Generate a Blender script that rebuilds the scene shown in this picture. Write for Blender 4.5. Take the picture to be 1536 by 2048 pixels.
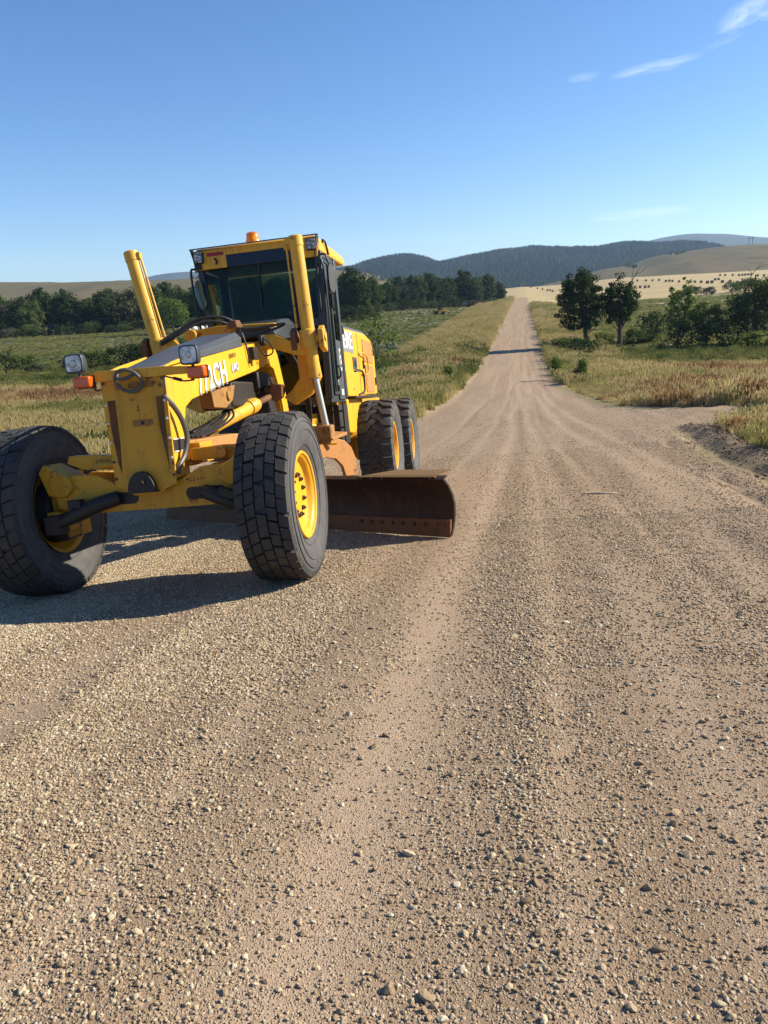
import bpy, math, random
import numpy as np
from mathutils import Vector, Matrix

# ------------------------------------------------------------------ scene, camera, light
for o in list(bpy.data.objects):
    bpy.data.objects.remove(o)
S = bpy.context.scene
COL = S.collection
R = math.radians
PI = math.pi
CAMZ = 1.4                       # world height of the lens

cam_d = bpy.data.cameras.new('camera')
cam = bpy.data.objects.new('camera', cam_d)
COL.objects.link(cam)
S.camera = cam
cam_d.sensor_fit = 'VERTICAL'
cam_d.sensor_height = 36.0
cam_d.lens = 1538.0 / 2048.0 * 36.0
cam_d.clip_start = 0.05
cam_d.clip_end = 40000.0
CR = [[0.983724, -0.006385, -0.179573], [0.171667, -0.261823, 0.949726], [-0.05308, -0.965095, -0.256465]]
cam.matrix_world = Matrix([[r[0], -r[1], -r[2], 0.0] for r in CR] + [[0, 0, 0, 1]])
cam.location = (0, 0, CAMZ)

SUN = Vector((0.803986, 0.308424, 0.508411))
W = bpy.data.worlds.new('World')
S.world = W
W.use_nodes = True
wn = W.node_tree
wn.nodes.clear()
def wnode(t, **k):
    n = wn.nodes.new(t)
    for a, b in k.items():
        setattr(n, a, b)
    return n
w_out = wnode('ShaderNodeOutputWorld')
w_bg = wnode('ShaderNodeBackground')
w_sky = wnode('ShaderNodeTexSky', sky_type='NISHITA', sun_disc=False)
w_sky.sun_elevation = math.asin(SUN.z)
w_sky.sun_rotation = math.atan2(SUN.x, SUN.y)
w_sky.altitude = 1100.0
w_sky.air_density = 1.0
w_sky.dust_density = 0.1
w_sky.ozone_density = 2.4
w_bg.inputs['Strength'].default_value = 0.086
# thin cirrus: streaky noise inside a few elongated patches of the sky
w_tc = wnode('ShaderNodeTexCoord')
def vmath(op, a, b=None):
    n = wnode('ShaderNodeVectorMath', operation=op)
    for i, x in enumerate((a, b)):
        if x is None: continue
        if isinstance(x, (tuple, list, Vector)): n.inputs[i].default_value = x
        else: wn.links.new(x, n.inputs[i])
    return n.outputs['Value'] if op in ('DOT_PRODUCT', 'LENGTH') else n.outputs['Vector']
def fmath(op, a, b=None, clamp=False):
    n = wnode('ShaderNodeMath', operation=op, use_clamp=clamp)
    for i, x in enumerate((a, b)):
        if x is None: continue
        if isinstance(x, (int, float)): n.inputs[i].default_value = x
        else: wn.links.new(x, n.inputs[i])
    return n.outputs[0]
def cirrus(tx, tz, hx, hz, ang, amp, seed):
    d = Vector((tx, 1.0, tz)).normalized()
    e1 = Vector((1, 0, 0)); e1 = (e1 - d * e1.dot(d)).normalized()
    e2 = e1.cross(d) * -1.0
    if e2.z < 0: e2 = -e2
    u = e1 * math.cos(ang) + e2 * math.sin(ang)
    v = e2 * math.cos(ang) - e1 * math.sin(ang)
    a = fmath('DIVIDE', fmath('SUBTRACT', vmath('DOT_PRODUCT', w_tc.outputs['Generated'], tuple(u)), d.dot(u)), hx)
    b = fmath('DIVIDE', fmath('SUBTRACT', vmath('DOT_PRODUCT', w_tc.outputs['Generated'], tuple(v)), d.dot(v)), hz)
    n = wnode('ShaderNodeTexNoise', noise_dimensions='3D')
    n.inputs['Scale'].default_value = 1.0
    n.inputs['Detail'].default_value = 6.0
    n.inputs['Roughness'].default_value = 0.6
    n.inputs['Distortion'].default_value = 0.4
    cb = wnode('ShaderNodeCombineXYZ')
    wn.links.new(fmath('MULTIPLY', a, 1.7), cb.inputs[0])
    wn.links.new(fmath('MULTIPLY', b, 1.3), cb.inputs[1])
    cb.inputs[2].default_value = seed
    wn.links.new(cb.outputs[0], n.inputs['Vector'])
    nb = fmath('MULTIPLY', fmath('SUBTRACT', n.outputs['Fac'], 0.5), 1.5)
    rr = fmath('ADD', fmath('MULTIPLY', a, a), fmath('POWER', fmath('ADD', b, nb), 2.0))
    ms = fmath('SUBTRACT', 1.0, rr, True)
    ms = fmath('MULTIPLY', ms, fmath('MULTIPLY', fmath('SUBTRACT', n.outputs['Fac'], 0.22), 1.7, True))
    # only on the forward half of the sky
    fw = fmath('GREATER_THAN', vmath('DOT_PRODUCT', w_tc.outputs['Generated'], tuple(d)), 0.5)
    return fmath('MULTIPLY', fmath('MULTIPLY', ms, amp), fw)
tot = None
for a in ((0.148, 0.2445, 0.052, 0.0065, 0.13, 0.42, 1.3), (0.069, 0.241, 0.018, 0.005, 0.05, 0.26, 4.1),
          (0.243, 0.290, 0.036, 0.0125, 0.50, 0.50, 7.7), (0.268, 0.281, 0.020, 0.005, -0.25, 0.34, 9.2),
          (0.218, 0.262, 0.024, 0.004, 0.30, 0.14, 5.2), (0.137, 0.0905, 0.065, 0.0065, 0.03, 0.36, 2.9),
          (-0.15, 0.080, 0.14, 0.008, 0.0, 0.05, 11.0)):
    m = cirrus(*a)
    tot = m if tot is None else fmath('ADD', tot, m)
w_mix = wnode('ShaderNodeMix', data_type='RGBA', blend_type='MIX')
wn.links.new(fmath('MULTIPLY', tot, 1.0, True), w_mix.inputs['Factor'])
w_hs = wnode('ShaderNodeHueSaturation')
w_hs.inputs['Saturation'].default_value = 1.22
w_hs.inputs['Hue'].default_value = 0.507
wn.links.new(w_sky.outputs['Color'], w_hs.inputs['Color'])
wn.links.new(w_hs.outputs['Color'], w_mix.inputs['A'])
w_mix.inputs['B'].default_value = (8.6, 9.0, 9.2, 1)
wn.links.new(w_mix.outputs['Result'], w_bg.inputs['Color'])
wn.links.new(w_bg.outputs[0], w_out.inputs[0])

sun_d = bpy.data.lights.new('sun', 'SUN')
sun_d.energy = 5.0
sun_d.angle = R(0.53)
sun_d.color = (1.0, 0.90, 0.74)
sun = bpy.data.objects.new('sun', sun_d)
COL.objects.link(sun)
sun.rotation_euler = SUN.to_track_quat('Z', 'Y').to_euler()
sun.location = (20, 10, 30)

S.render.engine = 'CYCLES'
S.view_settings.view_transform = 'Standard'
S.view_settings.look = 'None'
S.view_settings.exposure = 1.02
S.view_settings.gamma = 1.0
S.view_settings.use_curve_mapping = False
S.cycles.max_bounces = 8
S.cycles.transparent_max_bounces = 12
S.cycles.volume_bounces = 0
S.cycles.use_denoising = True

# ------------------------------------------------------------------ helpers
def link(o, parent=None):
    COL.objects.link(o)
    if parent is not None:
        o.parent = parent
    return o

def tag(o, label=None, cat=None, group=None, kind=None):
    if label: o['label'] = label
    if cat: o['category'] = cat
    if group: o['group'] = group
    if kind: o['kind'] = kind
    return o

def empty(name, loc=(0, 0, 0), rz=0.0, parent=None):
    o = bpy.data.objects.new(name, None)
    o.empty_display_size = 0.3
    o.location = loc
    o.rotation_euler = (0, 0, rz)
    return link(o, parent)

def mobj(name, me, parent=None, loc=(0, 0, 0)):
    o = bpy.data.objects.new(name, me)
    o.location = loc
    return link(o, parent)

class MB:
    """collects faces, then links them as one mesh object"""
    def __init__(s):
        s.v = []; s.f = []
    def add(s, vs, fs):
        b = len(s.v)
        s.v.extend([tuple(p) for p in vs])
        s.f.extend([tuple(i + b for i in f) for f in fs])
    def box(s, c, d, rot=None):
        c = Vector(c); h = Vector(d) * 0.5
        vs = []
        for x in (-1, 1):
            for y in (-1, 1):
                for z in (-1, 1):
                    p = Vector((x * h.x, y * h.y, z * h.z))
                    if rot is not None: p = rot @ p
                    vs.append(c + p)
        s.add(vs, [(0, 1, 3, 2), (4, 6, 7, 5), (0, 4, 5, 1), (2, 3, 7, 6), (0, 2, 6, 4), (1, 5, 7, 3)])
        return s
    def bb(s, x0, x1, y0, y1, z0, z1):
        return s.box(((x0 + x1) / 2, (y0 + y1) / 2, (z0 + z1) / 2), (abs(x1 - x0), abs(y1 - y0), abs(z1 - z0)))
    def prism(s, poly, off):
        off = Vector(off); n = len(poly)
        a = [Vector(p) for p in poly]; b = [p + off for p in a]
        fs = [tuple(range(n))[::-1], tuple(range(n, 2 * n))]
        for i in range(n):
            j = (i + 1) % n
            fs.append((i, j, n + j, n + i))
        s.add(a + b, fs)
        return s
    def loft(s, rings, caps=True, closed=True):
        n = len(rings[0]); vs = [p for r in rings for p in r]; fs = []
        for k in range(len(rings) - 1):
            for i in range(n if closed else n - 1):
                j = (i + 1) % n
                fs.append((k * n + i, k * n + j, (k + 1) * n + j, (k + 1) * n + i))
        if caps:
            fs.append(tuple(range(n))[::-1])
            fs.append(tuple(range((len(rings) - 1) * n, len(rings) * n)))
        s.add(vs, fs)
        return s
    def tube(s, pts, r, n=8, caps=True):
        pts = [Vector(p) for p in pts]
        if not isinstance(r, (list, tuple)): r = [r] * len(pts)
        rings = []; pn = None
        for i, p in enumerate(pts):
            t = (pts[min(i + 1, len(pts) - 1)] - pts[max(i - 1, 0)])
            if t.length < 1e-9: t = Vector((0, 0, 1))
            t.normalize()
            if pn is None:
                a = Vector((0, 0, 1)) if abs(t.z) < 0.9 else Vector((1, 0, 0))
                pn = (a - t * a.dot(t)).normalized()
            else:
                pn = pn - t * pn.dot(t)
                if pn.length < 1e-6: pn = t.orthogonal()
                pn.normalize()
            bn = t.cross(pn)
            rings.append([p + (pn * math.cos(2 * PI * k / n) + bn * math.sin(2 * PI * k / n)) * r[i] for k in range(n)])
        return s.loft(rings, caps)
    def cyl(s, p0, p1, r, r1=None, n=20):
        return s.tube([p0, p1], [r, r if r1 is None else r1], n)
    def lathe_x(s, prof, n=48, closed=False):
        """profile of (x, r) turned about the x axis"""
        rings = [[(x, r * math.cos(2 * PI * k / n), r * math.sin(2 * PI * k / n)) for k in range(n)] for x, r in prof]
        if closed: rings.append(rings[0])
        return s.loft(rings, caps=False)
    def mesh(s, name, mat, ang=35):
        me = bpy.data.meshes.new(name)
        me.from_pydata(s.v, [], s.f)
        for m in (mat if isinstance(mat, (list, tuple)) else [mat]):
            me.materials.append(m)
        import bmesh
        bm = bmesh.new(); bm.from_mesh(me)
        bmesh.ops.recalc_face_normals(bm, faces=bm.faces)
        bm.to_mesh(me); bm.free()
        if ang:
            me.polygons.foreach_set('use_smooth', [True] * len(me.polygons))
            me.set_sharp_from_angle(angle=R(ang))
        return me
    def build(s, name, mat, parent=None, bev=0.0, ang=35, loc=None):
        """loc: origin of the object in its parent's space (vertices are given in the parent's space)"""
        if loc is None and s.v:
            a = np.array(s.v)
            loc = tuple((a.min(0) + a.max(0)) / 2)
        s.v = [(p[0] - loc[0], p[1] - loc[1], p[2] - loc[2]) for p in s.v]
        o = mobj(name, s.mesh(name, mat, ang), parent, loc)
        if bev:
            m = o.modifiers.new('edge', 'BEVEL')
            m.width = bev; m.segments = 2; m.limit_method = 'ANGLE'; m.angle_limit = R(40)
            m.harden_normals = False
        return o

def catmull(pts, k=6):
    pts = [Vector(p) for p in pts]; out = []
    for i in range(len(pts) - 1):
        p0 = pts[max(i - 1, 0)]; p1 = pts[i]; p2 = pts[i + 1]; p3 = pts[min(i + 2, len(pts) - 1)]
        for j in range(k):
            t = j / k
            out.append(0.5 * ((2 * p1) + (p2 - p0) * t + (2 * p0 - 5 * p1 + 4 * p2 - p3) * t * t + (3 * p1 - p0 - 3 * p2 + p3) * t ** 3))
    out.append(pts[-1])
    return out

# ------------------------------------------------------------------ materials
class NT:
    def __init__(s, name):
        s.m = bpy.data.materials.new(name); s.m.use_nodes = True
        s.t = s.m.node_tree; s.t.nodes.clear()
        s.out = s.n('ShaderNodeOutputMaterial'); s.b = s.n('ShaderNodeBsdfPrincipled')
        s.l(s.b.outputs[0], s.out.inputs[0])
        s.geo = s.n('ShaderNodeNewGeometry'); s.tc = s.n('ShaderNodeTexCoord')
    def n(s, t, **k):
        x = s.t.nodes.new(t)
        for a, b in k.items(): setattr(x, a, b)
        return x
    def l(s, a, b): s.t.links.new(a, b)
    def put(s, sock, v):
        if isinstance(v, (int, float)): sock.default_value = (v, v, v, 1) if sock.type == 'RGBA' else v
        elif isinstance(v, (tuple, list)): sock.default_value = tuple(v) + ((1,) if len(v) == 3 and sock.type == 'RGBA' else ())
        else: s.l(v, sock)
    def math(s, op, a, b=None, clamp=False):
        x = s.n('ShaderNodeMath', operation=op, use_clamp=clamp)
        s.put(x.inputs[0], a)
        if b is not None: s.put(x.inputs[1], b)
        return x.outputs[0]
    def mix(s, f, a, b, blend='MIX'):
        x = s.n('ShaderNodeMix', data_type='RGBA', blend_type=blend)
        s.put(x.inputs['Factor'], f); s.put(x.inputs['A'], a); s.put(x.inputs['B'], b)
        return x.outputs['Result']
    def noise(s, scale, detail=4, rough=0.55, vec=None, dist=0.0):
        x = s.n('ShaderNodeTexNoise')
        x.inputs['Scale'].default_value = scale; x.inputs['Detail'].default_value = detail
        x.inputs['Roughness'].default_value = rough; x.inputs['Distortion'].default_value = dist
        s.l(vec if vec is not None else s.tc.outputs['Object'], x.inputs['Vector'])
        return x.outputs['Fac']
    def voro(s, scale, feat='F1', out='Distance', vec=None):
        x = s.n('ShaderNodeTexVoronoi', feature=feat)
        x.inputs['Scale'].default_value = scale
        s.l(vec if vec is not None else s.tc.outputs['Object'], x.inputs['Vector'])
        return x.outputs[out]
    def ramp(s, f, stops):
        x = s.n('ShaderNodeValToRGB'); e = x.color_ramp.elements
        while len(e) < len(stops): e.new(0.5)
        for i, (p, c) in enumerate(stops):
            e[i].position = p
            e[i].color = tuple(c) + (1,) if isinstance(c, (tuple, list)) else (c, c, c, 1)
        s.put(x.inputs[0], f)
        return x.outputs[0]
    def mapped(s, scale, rot=(0, 0, 0), vec=None):
        x = s.n('ShaderNodeMapping'); x.inputs['Scale'].default_value = scale; x.inputs['Rotation'].default_value = rot
        s.l(vec if vec is not None else s.tc.outputs['Object'], x.inputs['Vector'])
        return x.outputs[0]
    def bump(s, h, strength=0.3, dist=0.01, prev=None):
        x = s.n('ShaderNodeBump'); x.inputs['Strength'].default_value = strength; x.inputs['Distance'].default_value = dist
        s.l(h, x.inputs['Height'])
        if prev is not None: s.l(prev, x.inputs['Normal'])
        return x.outputs[0]
    def attr(s, name, typ='GEOMETRY', out='Color'):
        x = s.n('ShaderNodeAttribute', attribute_name=name, attribute_type=typ)
        return x.outputs[out]
    def fin(s, color=None, rough=None, metal=None, normal=None, spec=None, coat=None):
        if color is not None: s.put(s.b.inputs['Base Color'], color)
        if rough is not None: s.put(s.b.inputs['Roughness'], rough)
        if metal is not None: s.put(s.b.inputs['Metallic'], metal)
        if normal is not None: s.l(normal, s.b.inputs['Normal'])
        if spec is not None: s.put(s.b.inputs['Specular IOR Level'], spec)
        if coat is not None: s.put(s.b.inputs['Coat Weight'], coat)
        return s.m

def painted(name, base, rust=0.3, dirt=0.35, rough=0.42, fade=None):
    """weathered machine paint: faded patches, dust film, rust chips and run-down streaks"""
    t = NT(name)
    n1 = t.noise(2.3, 5); n2 = t.noise(26, 4, 0.65); n3 = t.noise(7, 6, 0.7)
    st = t.noise(1.0, 5, 0.6, t.mapped((16, 16, 1.6)))
    c = t.mix(t.ramp(n1, [(0.35, 0.0), (0.7, 0.55)]), base, fade or tuple(x * 0.86 for x in base))
    dust = (0.36, 0.25, 0.12)
    c = t.mix(t.math('MULTIPLY', t.ramp(st, [(0.45, 0.0), (0.75, 1.0)]), dirt * 0.55), c, dust)
    c = t.mix(t.math('MULTIPLY', t.ramp(n3, [(0.42, 0.0), (0.8, 1.0)]), dirt), c, dust)
    gs = t.noise(1.0, 6, 0.65, t.mapped((22, 22, 1.1)))
    c = t.mix(t.math('MULTIPLY', t.ramp(t.math('ADD', t.math('MULTIPLY', gs, 0.6), t.math('MULTIPLY', n1, 0.4)), [(0.50, 0.0), (0.66, 1.0)]), 0.30 + dirt * 0.5), c, (0.20, 0.105, 0.018))
    c = t.mix(t.math('MULTIPLY', t.ramp(t.noise(90, 3, 0.6), [(0.62, 0.0), (0.70, 1.0)]), 0.55 * rust + 0.15), c, (0.10, 0.045, 0.015))
    rm = t.ramp(t.math('ADD', t.math('MULTIPLY', n3, 0.62), t.math('MULTIPLY', n2, 0.38)), [(0.66 - 0.16 * rust, 0.0), (0.70 - 0.14 * rust, 1.0)])
    rc = t.mix(n2, (0.075, 0.028, 0.012), (0.24, 0.095, 0.035))
    c = t.mix(t.math('MULTIPLY', rm, min(1.0, rust * 2.2)), c, rc)
    r = t.mix(rm, t.math('ADD', t.math('MULTIPLY', n3, 0.3), rough - 0.12), 0.85)
    b = t.bump(t.math('ADD', n2, t.math('MULTIPLY', rm, -0.6)), 0.12, 0.004)
    return t.fin(c, r, 0.0, b, 0.4)

def plain(name, c, rough=0.6, var=0.15, scale=14, metal=0.0, bump=0.1, spec=0.4):
    t = NT(name)
    n = t.noise(scale, 5, 0.6)
    col = t.mix(n, tuple(x * (1 - var) for x in c), tuple(min(1, x * (1 + var)) for x in c))
    return t.fin(col, t.math('ADD', t.math('MULTIPLY', n, 0.2), rough - 0.1), metal, t.bump(n, bump, 0.004), spec)

YEL = (0.74, 0.355, 0.005)
M = {}
M['yellow'] = painted('grader_paint', YEL, 0.24, 0.20, fade=(0.78, 0.43, 0.03))
M['yellow_worn'] = painted('worn_grader_paint', (0.60, 0.30, 0.008), 0.55, 0.20, 0.5)
M['yellow_cyl'] = painted('cylinder_paint', (0.70, 0.375, 0.025), 0.50, 0.20, 0.45)
M['rust'] = painted('rusted_steel', (0.115, 0.045, 0.018), 0.75, 0.16, 0.75, fade=(0.17, 0.072, 0.028))
M['wing'] = painted('rusty_wing_plate_shade_tone', (0.16, 0.090, 0.018), 0.7, 0.12, 0.75, fade=(0.11, 0.055, 0.016))  # rusty paint with the wing plate's shade put into its dark colour
M['rust_slot'] = painted('rusted_slot', (0.075, 0.028, 0.010), 0.8, 0.10, 0.8, fade=(0.20, 0.09, 0.02))
M['rust_yellow'] = painted('rust_eaten_yellow', (0.30, 0.15, 0.025), 0.8, 0.2, 0.7, fade=(0.22, 0.10, 0.03))
M['rust_orange'] = painted('rust_orange_paint', (0.46, 0.195, 0.045), 0.6, 0.22, 0.65, fade=(0.40, 0.175, 0.05))
M['blade'] = painted('blade_steel', (0.022, 0.008, 0.004), 0.25, 0.02, 0.6, fade=(0.040, 0.016, 0.008))
M['grey'] = plain('grey_cover_paint', (0.062, 0.068, 0.076), 0.5, 0.2, 9)
M['cab'] = plain('cab_grey_paint', (0.035, 0.042, 0.045), 0.4, 0.25, 8)
M['black'] = plain('black_rubber_hose', (0.016, 0.016, 0.017), 0.5, 0.3, 20)
M['hose_grey'] = plain('dusty_grey_hose', (0.085, 0.083, 0.078), 0.45, 0.3, 20)
M['dark'] = plain('oily_dark_steel', (0.022, 0.018, 0.015), 0.55, 0.5, 12)
M['steel'] = plain('chrome_rod', (0.46, 0.42, 0.36), 0.42, 0.15, 30, metal=1.0)
M['nut'] = plain('dark_nut_steel', (0.055, 0.045, 0.035), 0.5, 0.4, 40)
M['bright'] = plain('bare_bolt', (0.62, 0.58, 0.50), 0.4, 0.1, 40)
M['red'] = plain('red_reflector', (0.30, 0.012, 0.012), 0.35, 0.15, 30)
M['white'] = plain('white_lettering', (0.78, 0.77, 0.72), 0.55, 0.06, 30)
M['letter_grey'] = plain('grey_letter_shadow', (0.20, 0.20, 0.20), 0.55, 0.1, 30)
M['letter_dark'] = plain('dark_lettering', (0.035, 0.03, 0.025), 0.6, 0.1, 30)
M['seat'] = plain('dark_seat_cloth', (0.03, 0.028, 0.026), 0.85, 0.3, 40)
M['navy'] = plain('navy_visor_strip', (0.008, 0.011, 0.026), 0.3, 0.3, 9)

def tyre_mat():
    t = NT('tyre_rubber')
    n = t.noise(9, 6, 0.65); m = t.noise(60, 3)
    c = t.mix(n, (0.020, 0.020, 0.022), (0.052, 0.050, 0.047))
    c = t.mix(t.math('MULTIPLY', t.ramp(t.noise(4, 5, 0.7), [(0.36, 0.0), (0.72, 1.0)]), 0.42), c, (0.12, 0.105, 0.085))
    return t.fin(c, 0.8, 0.0, t.bump(t.math('ADD', n, m), 0.25, 0.006), 0.3)
M['tyre'] = tyre_mat()
def side_mat():
    t = NT('tyre_sidewall')
    n = t.noise(6, 6, 0.7); m = t.noise(45, 3)
    c = t.mix(n, (0.046, 0.046, 0.048), (0.098, 0.096, 0.094))
    c = t.mix(t.math('MULTIPLY', t.ramp(t.noise(11, 5, 0.7), [(0.5, 0.0), (0.8, 1.0)]), 0.45), c, (0.17, 0.145, 0.11))
    return t.fin(c, 0.75, 0.0, t.bump(t.math('ADD', n, m), 0.2, 0.005), 0.3)
M['sidewall'] = side_mat()

def glass_mat(name, tint, amt, rough=0.03):
    t = NT(name)
    tr = t.n('ShaderNodeBsdfTransparent'); tr.inputs[0].default_value = tuple(tint) + (1,)
    gl = t.n('ShaderNodeBsdfGlossy'); gl.inputs['Roughness'].default_value = rough
    df = t.n('ShaderNodeBsdfDiffuse'); df.inputs['Color'].default_value = (0.20, 0.24, 0.20, 1)
    fr = t.n('ShaderNodeFresnel'); fr.inputs['IOR'].default_value = 1.33
    m1 = t.n('ShaderNodeMixShader'); m2 = t.n('ShaderNodeMixShader')
    t.l(t.math('MULTIPLY', t.ramp(t.noise(5, 5, 0.7), [(0.3, 0.3), (0.75, 1.0)]), amt), m1.inputs[0])
    t.l(tr.outputs[0], m1.inputs[1]); t.l(df.outputs[0], m1.inputs[2])
    t.l(t.math('MULTIPLY', fr.outputs[0], 1.0), m2.inputs[0]); t.l(m1.outputs[0], m2.inputs[1]); t.l(gl.outputs[0], m2.inputs[2])
    t.l(m2.outputs[0], t.out.inputs[0])
    return t.m
M['glass'] = glass_mat('tinted_cab_glass', (0.52, 0.62, 0.53), 0.02)
M['lens'] = glass_mat('lamp_lens', (0.9, 0.9, 0.88), 0.05)
def lamp_mat(name, c, tr=0.0, rough=0.2):
    t = NT(name); t.fin(c, rough); t.b.inputs['Subsurface Weight'].default_value = 0.0
    t.b.inputs['Transmission Weight'].default_value = tr
    return t.m
M['amber'] = lamp_mat('amber_lens', (0.80, 0.13, 0.008), 0.25, 0.18)
M['amber_beacon'] = lamp_mat('amber_beacon_lens', (0.95, 0.33, 0.01), 0.45, 0.15)
def chrome():
    t = NT('lamp_reflector')
    return t.fin(t.ramp(t.noise(20, 3), [(0.35, (0.30, 0.29, 0.28)), (0.65, (0.80, 0.78, 0.74))]), 0.4, 0.35, t.bump(t.voro(55), 0.5, 0.004))
M['reflector'] = chrome()
def led():
    t = NT('work_light_face')
    v = t.voro(36)
    return t.fin(t.ramp(v, [(0.25, (0.55, 0.56, 0.56)), (0.6, (0.13, 0.13, 0.14))]), 0.25)
M['led'] = led()
def mirror():
    t = NT('mirror_glass'); return t.fin((0.10, 0.16, 0.14), 0.08, 0.6)
M['mirror'] = mirror()
HAZE = 0.000098

# ------------------------------------------------------------------ terrain
def hash2(ix, iy, seed):
    h = (ix.astype(np.int64) * 374761393 + iy.astype(np.int64) * 668265263 + seed * 1274126177) & 0xffffffff
    h = ((h ^ (h >> 13)) * 1274126177) & 0xffffffff
    return ((h ^ (h >> 16)) & 0xffff) / 65535.0
def vnoise(x, y, seed=0):
    x = np.asarray(x, float); y = np.asarray(y, float)
    ix = np.floor(x); iy = np.floor(y); fx = x - ix; fy = y - iy
    fx = fx * fx * (3 - 2 * fx); fy = fy * fy * (3 - 2 * fy)
    a = hash2(ix, iy, seed); b = hash2(ix + 1, iy, seed); c = hash2(ix, iy + 1, seed); d = hash2(ix + 1, iy + 1, seed)
    return (a + (b - a) * fx) * (1 - fy) + (c + (d - c) * fx) * fy
def fbm(x, y, seed=0, oct=4, gain=0.5):
    s = 0; a = 1; t = 0
    for o in range(oct):
        s = s + a * vnoise(np.asarray(x) * 2 ** o, np.asarray(y) * 2 ** o, seed + o * 17); t += a; a *= gain
    return s / t
def sst(a, b, x):
    t = np.clip((x - a) / (b - a), 0, 1)
    return t * t * (3 - 2 * t)
PY = np.array([-60, -30, -10, 0, 6, 13, 25, 40, 52, 65, 80, 100, 130, 200, 300, 400, 470, 520, 600, 750, 950, 1400, 3000, 30000.])
PZ = np.array([3.6, 1.9, -.24, -1.353, -2.02, -2.79, -4.02, -5.28, -6.1, -6.7, -7.0, -6.85, -6.2, -4.55, -2.1, .1, 1.5, 1.7, 3.6, 8.2, 14.5, 18, 20, 20.])
def hermite(x, X, Y):
    m = np.gradient(Y, X)
    i = np.clip(np.searchsorted(X, x) - 1, 0, len(X) - 2)
    h = X[i + 1] - X[i]; t = np.clip((x - X[i]) / h, 0, 1)
    return (2 * t ** 3 - 3 * t ** 2 + 1) * Y[i] + (t ** 3 - 2 * t ** 2 + t) * h * m[i] + (-2 * t ** 3 + 3 * t ** 2) * Y[i + 1] + (t ** 3 - t ** 2) * h * m[i + 1]
def edge_l(y):   # left edge of the gravel (there is a wide turn-out beside the machine)
    return np.interp(y, [-20, 0, 16, 22, 30, 36, 60, 500], [-15, -14, -13.0, -11.0, -6.6, -5.2, -5.0, -4.6])
def edge_r(y):   # right edge, opening into a field track
    return np.interp(y, [-20, 0, 8, 14, 19, 21.5, 27, 29, 33, 45, 60, 500], [2.7, 2.7, 2.7, 3.0, 3.6, 6.4, 6.6, 4.6, 3.4, 3.0, 2.6, 2.3])
def ground_z(x, y, fine=True):
    x = np.asarray(x, float); y = np.asarray(y, float)
    z = hermite(y, PY, PZ)
    xr = x + 1.3
    near = 1 - sst(25, 90, y)
    cs = np.where(xr > 0, np.minimum(xr, 9), np.maximum(xr, -13)) * 0.0574
    z = z + cs * near
    # gentle crown of the far road and its banks
    far = 1 - near
    z = z - far * np.clip(np.abs(xr) - 3.6, 0, 12) * 0.06
    # valley fields climb a little away from the creek
    z = z + sst(12, 70, -xr) * np.clip((y - 110) * 0.011, 0, 2.2) + sst(12, 70, -xr) * far * 0.6
    z = z + sst(25, 120, xr) * np.clip((y - 230) * 0.010, 0, 5) + sst(12, 60, xr) * sst(200, 130, y) * far * -0.4
    z = z + (fbm(x / 34, y / 34, 3) - 0.5) * 1.2 * sst(9, 30, np.abs(xr)) * sst(20, 60, y)
    if fine:
        el, er = edge_l(y), edge_r(y)
        onroad = sst(-0.6, 0.5, x - el) * sst(-0.5, 0.6, er - x)
        # earth windrow and ruts along the right-hand edge
        w = np.exp(-((x - (edge_r(np.minimum(y, 18)) + 0.55 + 0.25 * (fbm(y / 1.7, y * 0, 8) - .5))) / 0.30) ** 2) * sst(4, 7, y) * sst(21, 18.5, y)
        z = z + w * (0.02 + 0.13 * fbm(x / 0.22, y / 0.9, 21, 4))
        w2 = np.exp(-((x - (edge_r(np.minimum(y, 18)) + 0.10 + 0.2 * (fbm(y / 1.1, y * 0 + 3, 9) - .5))) / 0.15) ** 2) * sst(4, 7, y) * sst(21, 18.5, y)
        z = z - w2 * 0.07
        w5 = np.exp(-((x - (edge_r(np.minimum(y, 18)) - 0.42 + 0.22 * (fbm(y / 1.4, y * 0 + 5, 19) - .5))) / 0.10) ** 2) * sst(4, 7, y) * sst(19, 15, y)
        z = z - w5 * 0.05 * sst(.3, .5, fbm(x / .5, y / 1.0, 23))
        z = z + 0.10 * (fbm(x / 0.5, y / 0.35, 27, 4) - .45) * sst(2.6, 3.4, x) * sst(9.5, 8, x) * sst(18.5, 19.5, y) * sst(30, 28.5, y)
        w3 = np.exp(-((x - er - 0.25) / 0.35) ** 2) * sst(28, 30, y) * sst(75, 60, y)
        z = z + w3 * 0.10 * fbm(x / .5, y / 1.2, 31)
        w4 = np.exp(-((x - el + 0.2) / 0.4) ** 2) * sst(28, 34, y) * sst(90, 70, y)
        z = z + w4 * 0.22 * fbm(x / .6, y / 1.5, 33)
        # shallow wheel tracks and ripples in the gravel
        tr = 0
        for xc, am, wv in ((-2.45, .012, .5), (-0.55, .010, .7), (0.35, .008, .4), (1.35, .010, .6)):
            xx = xc + wv * (fbm(y / 14, y * 0, int(xc * 10) + 90, 2) - 0.5)
            tr = tr - am * np.exp(-((x - xx) / 0.22) ** 2) + am * .8 * np.exp(-((x - xx - .36) / 0.12) ** 2)
        tr = tr - 0.010 * track_mask(x, y)
        z = z + onroad * (tr + 0.014 * (fbm(x / 0.55, y / 1.3, 41) - .5) + 0.010 * (fbm(x / 0.12, y / 0.16, 43, 3) - .5) * sst(16, 6, y))
        z = z + (1 - onroad) * 0.10 * (fbm(x / 0.9, y / 0.9, 47) - .5) * sst(120, 50, y)
    return z + CAMZ

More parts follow.
